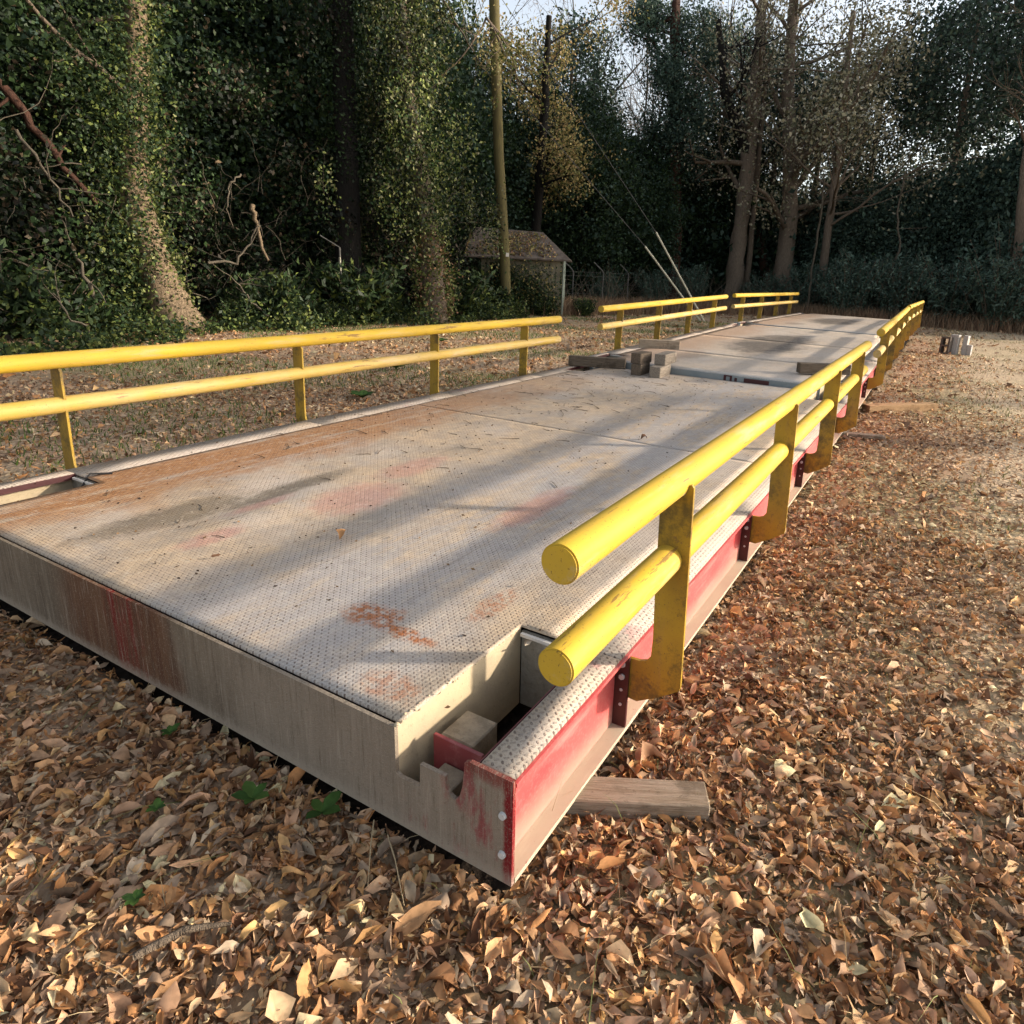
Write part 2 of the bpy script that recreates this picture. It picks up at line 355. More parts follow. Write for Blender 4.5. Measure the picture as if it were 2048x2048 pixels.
def tube_np(P, Rd, seg=8, rough=0.0):
    P = np.asarray(P, float); Rd = np.asarray(Rd, float); n = len(P)
    T = np.gradient(P, axis=0); T /= np.linalg.norm(T, axis=1)[:, None] + 1e-9
    ref = np.array([0.31, 0.2, 0.93]) if abs(T[:, 2].mean()) < .8 else np.array([1., .1, 0])
    A = np.cross(T, ref); A /= np.linalg.norm(A, axis=1)[:, None] + 1e-9; B = np.cross(T, A)
    th = np.linspace(0, 2 * np.pi, seg, endpoint=False)
    rr = Rd[:, None] * (1 + rough * rng.normal(0, 1, (n, seg)))
    V = P[:, None, :] + rr[..., None] * (np.cos(th)[None, :, None] * A[:, None, :] + np.sin(th)[None, :, None] * B[:, None, :])
    V = V.reshape(-1, 3); i = np.arange(n - 1)[:, None] * seg; j = np.arange(seg)[None, :]; j2 = (j + 1) % seg
    Fc = np.stack([i + j, i + j2, i + seg + j2, i + seg + j], -1).reshape(-1, 4)
    return V, Fc
def merge(parts):
    Vs, Fs, o = [], [], 0
    for V, Fc in parts: Vs.append(V); Fs.append(Fc + o); o += len(V)
    return np.concatenate(Vs), np.concatenate(Fs)
def tubes_obj(name, tubes, mat, parent=None, seg=7, rough=.03):
    V, Fc = merge([tube_np(p, r, seg, rough) for p, r in tubes])
    return link(name, mesh_np(name, V, Fc), mat, parent, smooth=True)

def rnd_unit(n):
    v = rng.normal(size=(n, 3)); return v / np.linalg.norm(v, axis=1)[:, None]
def leaves_np(P, size, pal, droop=.0, aspect=.62, N=None, var=.35, fold=.25):
    """one folded rhombic leaf (a quad) at each point; returns V,F,col"""
    n = len(P); size = np.broadcast_to(size, (n,)) * rng.uniform(1 - var, 1 + var, n)
    D = rnd_unit(n) if N is None else N + .75 * rnd_unit(n)
    D[:, 2] -= droop; D /= np.linalg.norm(D, axis=1)[:, None]
    W_ = np.cross(D, rnd_unit(n)); W_ /= np.linalg.norm(W_, axis=1)[:, None] + 1e-9; Nn = np.cross(D, W_)
    hs = (size / 2)[:, None]
    V = np.stack([P - D * hs, P + W_ * hs * aspect + Nn * hs * fold - D * hs * .15, P + D * hs, P - W_ * hs * aspect + Nn * hs * fold - D * hs * .15], 1).reshape(-1, 3)
    Fc = np.arange(4 * n).reshape(n, 4)
    pal = np.array(pal); c = pal[rng.integers(0, len(pal), n)] * rng.uniform(.65, 1.3, (n, 1))
    return V, Fc, np.repeat(c, 4, axis=0)
def leaf_obj(name, P, size, pal, mat, parent=None, per=0, **kw):
    V, Fc, c = leaves_np(np.asarray(P, float), size, pal, **kw)
    if per:     # random clump brightness imitates sunlit leaves and dark gaps
        f = .12 + 1.7 * rng.uniform(0, 1, len(P) // per + 1) ** 1.7; c = c * f[np.arange(len(c)) // (4 * per)][:, None]
    return link(name, mesh_np(name, V, Fc, c), mat, parent)

G1 = [(.022, .042, .014), (.034, .062, .019), (.016, .031, .013), (.055, .085, .030), (.028, .048, .020)]         # ivy / evergreen
G2 = [(.050, .088, .062), (.070, .112, .078), (.032, .058, .044), (.10, .145, .10)]                         # bluish evergreen, lightened in place of haze
G3 = [(.25, .235, .14), (.34, .31, .20), (.15, .145, .08), (.44, .40, .29), (.10, .10, .055)]                                     # olive silvery
TAN = [(.38, .30, .11), (.46, .36, .15), (.26, .24, .08), (.46, .31, .14), (.18, .18, .06)]
BARE = [(.26, .21, .17), (.20, .16, .13), (.32, .26, .21)]
YG = [(.12, .15, .035), (.17, .19, .055), (.08, .11, .025), (.23, .23, .10)]
DRY = [(.30, .17, .09), (.24, .13, .07), (.36, .23, .13), (.18, .10, .06)]

# ------------------------------------------------------------------ ground
GZ = -0.072
def gh(x, y):
    return GZ + .012 * np.sin(x * 1.3 + .7 * y) * np.cos(y * 1.1 - .4 * x) * np.clip(np.hypot(x - 3, y - 1.7) / 6, .15, 1.5)
ax = np.concatenate([np.array([-250, -120, -60, -30, -15, -8]), np.arange(-4, 45, .35), np.array([50, 60, 80, 120, 250, 420])])
ay = np.concatenate([np.array([-320, -150, -80, -45, -28, -20]), np.arange(-12, 24, .35), np.array([28, 36, 50, 80, 150, 320])])
XX, YY = np.meshgrid(ax, ay, indexing='ij'); ZZ = gh(XX, YY)
V = np.stack([XX, YY, ZZ], -1).reshape(-1, 3); nx, ny = len(ax), len(ay)
I, J = np.meshgrid(np.arange(nx - 1), np.arange(ny - 1), indexing='ij'); b = (I * ny + J).ravel()
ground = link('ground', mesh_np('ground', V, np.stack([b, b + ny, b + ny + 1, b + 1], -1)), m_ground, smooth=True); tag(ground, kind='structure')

# ------------------------------------------------------------------ truck scale modules
H = 0.3063; ZU = .881; ZL = .639; RA = .0932; RR = .045
NY0, NY1, NX = .108, .372, .60        # corner pocket

def dent(x, y):
    z = -.012 * math.exp(-((x - .75) / .5) ** 2 - ((y - 2.16 - .12 * (x - .7)) / .10) ** 2)
    z += .010 * math.exp(-((x - .7) / .6) ** 2 - ((y - 1.93 - .12 * (x - .7)) / .13) ** 2)
    z += -.006 * math.exp(-((x - 1.6) / .35) ** 2 - ((y - 1.65) / .2) ** 2)
    z += .007 * (mnoise.noise(Vector((x * .9, y * 1.9, 3.1)))) + .0035 * mnoise.noise(Vector((x * 2.6, y * 4.2, 7.7)))
    return z
def plate(name, x0, x1, y0, y1, mat, parent, step=.06, amp=1.0, holes=(), th=.009, z=H, gap=.003, seed=0):
    xs = sorted(set([x0 + gap, x1 - gap] + [h for q in holes for h in q[:2] if x0 < h < x1] + list(np.arange(x0 + step, x1 - step * .5, step))))
    ys = sorted(set([y0 + gap, y1 - gap] + [h for q in holes for h in q[2:] if y0 < h < y1] + list(np.arange(y0 + step, y1 - step * .5, step))))
    def inh(x, y): return any(q[0] < x < q[1] and q[2] < y < q[3] for q in holes)
    vid = {}; V = []; Fc = []
    def gv(i, j, k):
        key = (i, j, k)
        if key not in vid:
            e = min(xs[i] - x0, x1 - xs[i], ys[j] - y0, y1 - ys[j], .5) / .5
            dz = amp * dent(xs[i] + seed, ys[j]) * (.25 + .75 * max(0, e))
            vid[key] = len(V); V.append((xs[i], ys[j], z + dz - (th if k else 0)))
        return vid[key]
    nxn, nyn = len(xs) - 1, len(ys) - 1
    solid = [[not inh((xs[i] + xs[i + 1]) / 2, (ys[j] + ys[j + 1]) / 2) for j in range(nyn)] for i in range(nxn)]
    for i in range(nxn):
        for j in range(nyn):
            if not solid[i][j]: continue
            Fc.append((gv(i, j, 0), gv(i + 1, j, 0), gv(i + 1, j + 1, 0), gv(i, j + 1, 0)))
            for (di, dj, a, b_) in ((-1, 0, (i, j + 1), (i, j)), (1, 0, (i + 1, j), (i + 1, j + 1)), (0, -1, (i, j), (i + 1, j)), (0, 1, (i + 1, j + 1), (i, j + 1))):
                ii, jj = i + di, j + dj
                if not (0 <= ii < nxn and 0 <= jj < nyn) or not solid[ii][jj]:
                    Fc.append((gv(*a, 0), gv(*a, 1), gv(*b_, 1), gv(*b_, 0)))
    return link(name, mesh_np(name, V, np.array(Fc)), mat, parent)

def mirror_y(p, side): return (p[0], p[1] if side == 0 else WD - p[1], p[2])

def module(loc, rot, L, rx0, rx1, posts, label, first, mat, rail_dz=0.0, breaks=()):
    t = thing('truck_scale_deck', label, 'truck scale', loc, rot, 'truck scale deck sections')
    amp = 1.0 if first else .12
    # main deck plates
    ed = .232
    xb = [0] + list(breaks) + [L]
    holes = [(-.1, NX, -1, NY1), (-.1, NX, WD - NY1, WD + 1), (L - NX, L + .1, -1, NY1), (L - NX, L + .1, WD - NY1, WD + 1)]
    for a, b_ in zip(xb[:-1], xb[1:]):
        plate('deck_plate', a + (.019 if a == 0 else 0), b_ - (.012 if b_ == L else 0), ed, WD - ed, mat, t, step=.05 if first else .2, amp=amp, holes=holes, seed=0 if first else L)
    for s in (0, 1):
        Y = (lambda a, b_: (a, b_)) if s == 0 else (lambda a, b_: (WD - b_, WD - a))
        segs = [(0.014, NX, NY0)] + [(x0, x1, ed) for x0, x1 in zip([NX] + posts_breaks(posts, L), posts_breaks(posts, L) + [L - NX])] + [(L - NX, L - .014, NY0)]
        for x0, x1, wy in segs:
            y0, y1 = Y(.004, wy)
            plate('edge_plate', x0, x1, y0, y1, m_edge, t, step=.25, amp=.15, z=H - .004)
        # side channel: web, flanges (toes outwards)
        def ybox(mb, x0, x1, ya, yb, z0, z1, bev=0):
            y0, y1 = Y(ya, yb); return mb.box(x0, x1, y0, y1, z0, z1, bev)
        ybox(MB(), .013, L - .013, .048, .056, .012, H - .026).build('channel_web', m_red, t)
        ybox(MB(), .013, L - .013, -.002, .056, -.004, .011).build('channel_bottom_flange', m_flange, t)
        ybox(MB(), .013, L - .013, -.002, .058, H - .025, H - .014).build('channel_top_flange', m_red, t)
        # pocket walls and inner girder
        for xa, xo, sg in ((0, NX, 1), (L, L - NX, -1)):
            x0, x1 = sorted((xa + sg * .014, xo)); ybox(MB(), x0, x1, NY1 + .004, NY1 + .014, 0, H - .012).build('pocket_wall', m_conc, t)
            x0, x1 = sorted((xo, xo + sg * .01)); ybox(MB(), x0, x1, .06, NY1, 0, H - .022).build('pocket_back', m_conc2, t)
            x0, x1 = sorted((xa + sg * .15, xa + sg * .27)); ybox(MB(), x0, x1, .235, .345, 0, .195, .004).build('load_cell_stand', m_pocket, t)
            x0, x1 = sorted((xa + sg * .100, xa + sg * .112)); ybox(MB(), x0, x1, .165, .33, .02, .232, .002).build('pocket_gusset', m_gus, t)
            x0, x1 = sorted((xa + sg * .02, xa + sg * .095)); ybox(MB(), x0, x1, .205, .285, .0, .165, .003).build('bearing_block', m_pocket, t)
            x0, x1 = sorted((xo - sg * .025, xo - sg * .013)); ybox(MB(), x0, x1, .13, NY1 - .01, H - .028, H - .017).build('pocket_lip', m_white, t)
            x0, x1 = sorted((xa + sg * .17, xa + sg * .23)); ybox(MB(), x0, x1, .118, .138, .2, .225, .002).build('shim_block', m_white, t)
            x0, x1 = sorted((xa + sg * .014, xo)); ybox(MB(), x0, x1, NY0 + .001, NY0 + .005, H - .035, H - .006).build('strip_lip', m_darkred, t)
            ybox(MB(), x0, x1, .0575, .062, .012, H - .027).build('pocket_liner', m_conc, t)
        # rails
        yr = -RA if s == 0 else WD + RA
        for z, nm in ((ZU, 'upper_rail'), (ZL, 'lower_rail')):
            o = MB().cyl((rx0, yr, z + rail_dz), (rx1, yr, z + rail_dz), RR, seg=40, bev=.004).build(nm, (m_yelw if (z == ZL and not first) or (s == 1 and z == ZL) else m_yel), t); autosmooth(o, 50)
        for px in posts:
            # J-shaped post plate
            def rp(cy, cz, a0, a1, n=7, r=RR + .0015):
                return [(cy + r * math.cos(math.radians(a0 + (a1 - a0) * k / n)), cz + r * math.sin(math.radians(a0 + (a1 - a0) * k / n))) for k in range(n + 1)]
            zr = rail_dz
            pts = [(.012, .120), (.018, .145), (.018, .252), (.012, .266), (-.030, .268), (-.052, .276), (-.066, .296), (-.068, .36), (-.060, ZL + zr - .062)]
            pts += rp(-RA, ZL + zr, -42, -180, 8)[:0]
            pts += [(-.062, ZL + zr - .034)] + [(-RA + 0.0465 * math.cos(math.radians(a)), ZL + zr + 0.0465 * math.sin(math.radians(a))) for a in (-50, -80, -110, -140, -165, 165, 140, 110, 80, 50)] if False else []
            pts += [(-.056, ZU + zr - .09), (-.054, ZU + zr - .060), (-.066, ZU + zr - .042)]
            pts += [(-RA + 0.0465 * math.cos(math.radians(a)), ZU + zr + 0.0465 * math.sin(math.radians(a))) for a in (-75, -95, -115, -135, -155, -172)]
            pts += [(-.142, ZU + zr + .002), (-.148, ZU + zr + .002), (-.154, ZU + zr - .006), (-.171, .222), (-.168, .207), (-.10, .158), (-.03, .118)]
            P3 = [Vector(mirror_y((px - .006, y, z), s)) for y, z in pts]
            p = MB().poly(P3, Vector((.012, 0, 0))).build('post', m_yelp, t)
            # mounting tab with bolts
            tb = ybox(MB(), px - .019, px - .0075, .0005, .047, .012, H - .027).build('mounting_tab', m_darkred, t)
            for k, (zz, rr_) in enumerate(((.245, .010), (.2, .010), (.15, .0055), (.095, .0055))):
                MB().cyl(mirror_y((px - .027 if k < 2 else px - .0215, .022, zz), s), mirror_y((px - .019, .022, zz), s), rr_, seg=6 if k < 2 else 10).build('bolt', m_galv, tb)
    # end plates
    for xa, sg in ((0, 1), (L, -1)):
        prof = [(0, -.004), (0, H - .002), (.128, H - .002), (.143, H - .010), (.150, .225), (.160, .185), (.175, .170), (.192, .176), (.203, .20), (.205, .226), (.287, .226), (.289, .155), (NY1 - .015, .152), (NY1, .16), (NY1, H - .004)]
        full = prof + [(WD - y, z) for y, z in reversed(prof)]
        e = MB().poly([Vector((xa, y, z)) for y, z in full], Vector((sg * .012, 0, 0))).build('end_plate', m_front if first else m_greyface, t)
        for yb in (.028, WD - .028):
            for zb in (.198, .082):
                MB().cyl((xa - sg * .007, yb, zb), (xa, yb, zb), .009, .0105, seg=14).build('bolt', m_galv, e)
        # folded lip behind the end plate with a narrow gap to the deck
        x0, x1 = sorted((xa + sg * .0125, xa + sg * .0165)); 
    # cross beams underneath
    for k in range(1, 5):
        x = L * k / 5; MB().box(x - .05, x + .05, .06, WD - .06, .01, .17).build('cross_beam', m_darkred, t)
    for y in (.75, 1.6, 2.5):
        MB().box(.03, L - .03, y - .05, y + .05, .171, H - .03).build('girder', m_darkred, t)
    return t
def posts_breaks(posts, L): return [p - .08 for p in posts if NX + .3 < p - .08 < L - NX - .3]

m1 = module((0, 0, 0), (0, 0, 0), 6.49, .010, 6.066, [.682, 2.235, 3.765, 5.31],
            'nearest rusty truck scale deck with fat yellow pipe rails and red side channel', True, m_main, breaks=(3.12,))
m2 = module((6.52, -.02, .052), (.010, -.0165, .004), 7.1, .66, 6.70, [1.33, 2.87, 4.40, 5.93],
            'middle truck scale deck with dark wet patch, timber blocks on its near end', False, m_far, breaks=(1.6, 4.1))
m3 = module((13.72, .02, .172), (.012, .002, -.006), 7.3, .10, 7.2, [.9, 2.7, 4.5, 6.3],
            'farthest truck scale deck, its plain end against the brown grass', False, m_far, breaks=(3.6,))

# black and red gap line along the near edge: debris strip of the nearest deck
# red lettering remains on the grey end face of the middle deck
for k, (y0, y1, z0, z1) in enumerate(((1.43, 1.46, .22, .30), (1.36, 1.385, .23, .30), (1.30, 1.33, .22, .28), (.93, 1.22, .215, .288), (1.38, 1.44, .286, .30))):
    MB().box(-.0035, -.0005, y0, y1, z0, z1).build('paint_mark', m_darkred, m2)

# ------------------------------------------------------------------ timbers and blocks
def timber(name, label, cat, p, yaw, dims, mat, pitch=0, roll=0, group=None):
    a, b_, c = dims
    o = MB().box(-a / 2, a / 2, -b_ / 2, b_ / 2, 0, c, .004, seg=1).build(name, mat, None, p, (roll, pitch, yaw))
    return tag(o, label, cat, group)
timber('timber', 'squared grey timber poking out under the near corner of the scale', 'timber', (.40, -.05, -.092), math.radians(-62), (.62, .10, .092), m_wood)
timber('timber', 'long orange timber lying across the leaves beside the middle deck', 'timber', (8.05, -.42, -.07), math.radians(-43), (1.08, .14, .10), m_woodx)
timber('board', 'thin grey board on the leaves beside the far end of the nearest deck', 'board', (6.1, -.12, -.05), math.radians(-76), (.55, .10, .03), m_wood)
timber('timber', 'long dark timber lying across the nearest deck at its far left corner', 'timber', (6.33, 3.02, H + .003), math.radians(-70), (.72, .10, .125), m_wooddk)
timber('timber_block', 'bottom block of the left pile at the joint, dark end grain', 'timber', (6.20, 2.37, H + .002), math.radians(2), (.30, .125, .13), m_wooddk)
timber('timber_block', 'top block of the left pile at the joint', 'timber', (6.22, 2.375, H + .134), math.radians(-3), (.30, .13, .125), m_wooddk)
timber('timber_block', 'low pale block standing nearest the camera in the pile at the joint', 'timber', (6.24, 2.13, H + .002), math.radians(4), (.42, .13, .125), m_cribb)
timber('timber_block', 'upper pale block with a dark square end in the pile at the joint', 'timber', (6.44, 2.15, H + .130), math.radians(3), (.44, .135, .125), m_cribb)
timber('timber', 'brown timber lying across the left edge of the middle deck', 'timber', (8.15, 2.92, .40), math.radians(-66), (.60, .12, .135), m_wood)
timber('timber', 'dark timber behind the right rail on the near end of the middle deck', 'timber', (7.35, .46, .395), math.radians(-60), (.62, .12, .12), m_wooddk)

# cinder blocks on the leaves to the right
def cinder(label, p, rot, mat):
    t = thing('concrete_block', label, 'block', p, rot)
    mb = MB()
    L_, W_, H_ = .20, .21, .42       # standing on end; cores run along x
    th = .045
    mb.box(0, L_, 0, th, 0, H_, .004); mb.box(0, L_, W_ - th, W_, 0, H_, .004)
    for z in (0, H_ / 2 - th / 2, H_ - th): mb.box(.001, L_ - .001, th - .001, W_ - th + .001, z + .001, z + th, .003)
    mb.build('shell', mat, t)
    return t
cinder('dark two-holed concrete block standing on end right of the scale', (17.0, -.95, GZ - .01), (0, .04, math.radians(-20)), m_cinderd)
c2 = thing('concrete_block', 'pale concrete blocks side with a dark slot beside the dark block', 'block', (17.15, -1.17, GZ - .01), (0, 0, math.radians(-15)))
MB().box(0, .19, .05, .22, 0, .47, .006).build('slab', m_cinder, c2)
c3 = thing('concrete_block', 'pale concrete block at the right of the standing pair', 'block', (17.25, -1.30, GZ - .01), (0, 0, math.radians(-15)))
MB().box(0, .19, -.02, .08, 0, .46, .006).box(.02, .15, -.12, -.023, 0, .25, .006).build('slab', m_cinder, c3)

# ------------------------------------------------------------------ shed
sh = thing('shed', 'low weathered shed with leaf covered gable roof behind the utility pole', 'shed', (17.95, 13.55, GZ), (0, 0, math.radians(-62)))
# local x runs left to right as seen, y runs away from the camera
for k in range(12):
    x0 = .02 + k * .235
    if 1 <= k <= 2: continue
    MB().box(x0, x0 + .222, -.01 - .008 * (k % 2), .02, 0, 1.86 - .02 * (k % 3)).build('wall_board', m_board, sh)
MB().box(.0, 2.86, .03, .05, 1.72, 1.90).build('eave_board', m_board, sh)
for k in range(7):
    MB().box(2.845 + .008 * (k % 2), 2.87 + .008 * (k % 2), .0 + k * .33, .322 + k * .33, 0, 1.88).build('wall_sheet', m_boardg, sh)
MB().box(.24, .30, -.04, .03, 0, 1.8).build('door_frame', m_board, sh); MB().box(.66, .72, -.04, .03, 0, 1.8).build('door_frame', m_board, sh)
MB().box(0, 2.8, 1.2, 1.25, 0, 1.8).build('black_backing', m_black, sh)  # black sheet standing in for the shed's unlit inside
for s_ in (0, 1):
    y0, y1 = ((-.28, 1.15) if s_ == 0 else (2.58, 1.15))
    MB().poly([Vector((-.55, y0, 1.85)), Vector((3.1, y0, 1.85)), Vector((2.05, y1, 2.78)), Vector((-.35, y1, 2.86))], Vector((0, 0, .05))).build('roof_slope', m_roof, sh)
P = np.stack([rng.normal(1.0, .95, 1500).clip(-.5, 2.9), rng.uniform(-.22, 1.1, 1500), np.zeros(1500)], 1); P[:, 2] = 1.93 + (P[:, 1] + .28) / 1.43 * .92; P = P[P[:, 0] < 2.6 - .5 * P[:, 1]]
o = leaf_obj('roof_leaves', P, .09, DRY + TAN, m_litter, sh); o['kind'] = 'stuff'
P = np.stack([rng.normal(1.2, .8, 6500).clip(-.6, 2.8), rng.uniform(-.6, -.02, 6500), rng.uniform(.0, 1.95, 6500) * rng.uniform(.35, 1, 6500)], 1)
o = leaf_obj('wall_ivy', P, .09, G1 + TAN[:1], m_green, sh); o['kind'] = 'stuff'

# ------------------------------------------------------------------ utility pole, guy wires
pt = thing('utility_pole', 'tall mossy brown utility pole in front of the shed', 'utility pole', (17.50, 12.11, GZ))
PP = np.array([[0, 0, -.1], [.1, .25, 2.5], [.2, .55, 5], [.35, .8, 7.5], [.5, 1.05, 10.5]]); 
tubes_obj('shaft', [(PP, [.175, .17, .165, .165, .16])], m_pole, pt, seg=20, rough=.01)
MB().box(-.01, .01, -.05, .05, 1.9, 2.02).build('pole_tag', m_white, pt, (-.12, -.06, 0), (0, 0, math.radians(40)))
def guy(label, top, mid, bot):
    g = thing('guy_wire', label, 'guy wire', bot, group='guy wires of the utility pole')
    b_ = Vector(bot); 
    MB().cyl((0, 0, 0), Vector(mid) - b_, .032, seg=8).build('guard_sleeve', m_guard, g)
    MB().cyl(Vector(mid) - b_, Vector(top) - b_, .010, seg=5).build('cable', m_wire, g)
guy('upper guy wire, its pale sleeve reaching higher, right of the pole', (18.01, 13.09, 9.79), (20.98, 8.38, 2.87), (21.73, 6.62, -.05))
guy('lower guy wire, left of the other, with pale sleeve', (17.86, 12.86, 7.38), (20.69, 8.63, 2.39), (21.70, 6.75, -.05))

# fence beyond the shed
fe = thing('chain_link_fence', 'grey fence posts with bent tops and wires right of the shed', 'fence', (0, 0, 0))
fp = [(22.3, 12.3), (23.85, 11.75), (27.1, 12.1)]
for (x, y) in fp:
    tubes_obj('fence_post', [(np.array([[x, y, GZ], [x, y, .8], [x, y, 1.45], [x - .06, y + .05, 1.55], [x - .35, y + .28, 1.85]]), [.028] * 5)], m_wire, fe, seg=8, rough=0)
for z in (.25, .6, .95, 1.3, 1.45):
    tubes_obj('wire', [(np.array([[20.9, 12.9, z], [fp[0][0], fp[0][1], z], [fp[1][0], fp[1][1], z], [fp[2][0], fp[2][1], z], [31, 12.6, z]]), [.005] * 5)], m_wire, fe, seg=4, rough=0)
fq = thing('fence_post', 'lone fence post with white tag and bent arm in the ivy', 'fence post', (10.7, 12.35, GZ))
tubes_obj('shaft', [(np.array([[0, 0, 0], [0, 0, .8], [0, 0, 1.85]]), [.022] * 3)], m_wire, fq, seg=8, rough=0)
tubes_obj('arm', [(np.array([[0, 0, 1.85], [-.12, .12, 1.95], [-.3, .3, 2.1]]), [.014] * 3)], m_wire, fq, seg=6, rough=0)
MB().box(-.02, .0, -.022, .022, 1.3, 1.62).build('tag', m_guard, fq)

# ------------------------------------------------------------------ trees
def limb(p0, d, L, r0, r1, n=6, wob=.12, up=.0):
    P = [np.array(p0, float)]; d = np.array(d, float); d /= np.linalg.norm(d)
    for i in range(n):
        d = d + rng.normal(0, wob, 3) + np.array([0, 0, up]); d /= np.linalg.norm(d); P.append(P[-1] + d * L / n)
    return np.array(P), np.linspace(r0, r1, n + 1)
def grow(p0, d, L, r, lvl, out, tips, spread=.8, n_ch=4, up=.03, minr=.006):
    P, R_ = limb(p0, d, L, r, r * .45, 6, .11, up); out.append((P, R_))
    if lvl == 0: tips.extend(P[2:]); return
    for k in range(n_ch):
        i = rng.integers(2, len(P)); dd = (P[i] - P[i - 1]); dd /= np.linalg.norm(dd); q = dd + rnd_unit(1)[0] * spread; q[2] += .1
        grow(P[i], q, L * rng.uniform(.45, .7), max(r * .4, minr), lvl - 1, out, tips, spread, n_ch, up, minr)
def tree(name, label, cat, base, pts, rads, mat, crown=None, limbs=0, limb_from=.45, limb_len=2.6, group=None, spread=.9, lvl=1, nch=4, tipr=.012):
    """pts: trunk centre line relative to base; crown = (pal, leaves per tip, sigma, size, material)"""
    t = thing(name, label, cat, base, group=group)
    P = np.array(pts, float)
    # refine
    tt = np.linspace(0, len(P) - 1, (len(P) - 1) * 5 + 1); Q = np.stack([np.interp(tt, range(len(P)), P[:, k]) for k in range(3)], 1); Rq = np.interp(tt, range(len(P)), rads)
    Q[1:-1] += rng.normal(0, .02, (len(Q) - 2, 3))
    tubes_obj('trunk', [(Q, Rq)], mat, t, seg=14, rough=.09)
    tips = []
    if limbs:
        out = []
        for k in range(limbs):
            i = int((limb_from + (1 - limb_from) * (k + .5) / limbs) * (len(Q) - 1)); d = rnd_unit(1)[0]; d[2] = abs(d[2]) * .6 + .15
            grow(Q[i], d, limb_len * rng.uniform(.6, 1.1), max(Rq[i] * .42, tipr), lvl, out, tips, spread, nch, minr=tipr)
        tubes_obj('limbs', out, mat, t, seg=5, rough=.03)['kind'] = 'stuff'
    if crown:
        pal, npt, sig, size, lm = crown
        T = np.array(tips); C_ = np.repeat(T, npt, axis=0); C_ = C_ + rng.normal(0, sig, C_.shape)
        leaf_obj('crown', C_, size, pal, lm, t, droop=.35)['kind'] = 'stuff'
    return t
def copy_thing(t, loc, rz, sc, label=None):
    c = t.copy(); C.objects.link(c); c.location = loc; c.rotation_euler = (0, 0, rz); c.scale = sc
    if label: c['label'] = label
    for ch in list(t.children):
        d = ch.copy(); C.objects.link(d); d.parent = c
    return c

def ivy_on(Q, Rq, n, size, z0=0, z1=99, pal=G1, thick=.35, parent=None, name='ivy', side=None):
    Q = np.array(Q); zz = rng.uniform(max(z0, Q[0, 2]), min(z1, Q[-1, 2]), n)
    c = np.stack([np.interp(zz, Q[:, 2], Q[:, k]) for k in range(3)], 1); r = np.interp(zz, Q[:, 2], Rq)
    th = rng.uniform(0, 2 * np.pi, n); lump = .5 + .5 * np.sin(zz * 2.3 + 1.5 * np.sin(th * 2)) 
    rad = r + thick * np.abs(rng.normal(0, .6, n)) * (.35 + lump)
    P = c + np.stack([np.cos(th) * rad, np.sin(th) * rad, rng.normal(0, .05, n)], 1)
    o = leaf_obj(name, P, size, pal, m_green, parent, droop=.5); o['kind'] = 'stuff'; return o

# ivy clad tree at left
iv = thing('ivy_tree', 'thick leaning trunk wrapped in ivy at the left, bark bare near its foot', 'tree', (6.95, 13.3, GZ))
Q = [[.14, -.24, -.5], [.12, -.2, .05], [.06, -.08, .35], [.0, .05, .8], [-.05, .3, 1.6], [.05, .75, 2.6], [.4, 1.1, 4.0], [.75, 1.35, 5.2], [1.2, 1.6, 8], [1.5, 1.9, 12]]
Rq = [.58, .50, .42, .37, .32, .28, .24, .21, .18, .14]
tt = np.linspace(0, len(Q) - 1, 60); Qf = np.stack([np.interp(tt, range(len(Q)), np.array(Q)[:, k]) for k in range(3)], 1); Rf = np.interp(tt, range(len(Q)), Rq)
tubes_obj('trunk', [(Qf, Rf)], m_barkw, iv, seg=20, rough=.055)
lm = []; tp = []
for k in range(9): grow(np.array([.6 + .1 * k, 1.2 + .08 * k, 4.5 + .8 * k]), rnd_unit(1)[0] * np.array([1, 1, .4]), 2.4, .07, 1, lm, tp, .9, 4, minr=.012)
tubes_obj('limbs', lm, m_bark, iv, seg=5)['kind'] = 'stuff'
T = np.repeat(np.array(tp), 45, axis=0); leaf_obj('crown', T + rng.normal(0, .28, T.shape), .085, G1, m_green, iv, droop=.3)['kind'] = 'stuff'
ivy_on(Q, Rq, 9500, .08, 1.25, 12, YG + G1[:2], .34, iv)
P = np.array([-.15, .75, 3.9]) + rng.normal(0, 1, (6500, 3)) * np.array([.55, .45, 1.2])
o = leaf_obj('ivy_mass', P, .08, G1 + YG[:1], m_green, iv, droop=.5); o['kind'] = 'stuff'
ivy_on(Q, Rq, 900, .07, .1, 1.5, YG, .12, iv)
P = np.array([-.55, .35, 1.2]) + rng.normal(0, 1, (5200, 3)) * np.array([.42, .35, .62]); P = P[P[:, 2] > 0]
o = leaf_obj('ivy_skirt', P, .08, G1 + YG[:2], m_green, iv, droop=.5); o['kind'] = 'stuff'

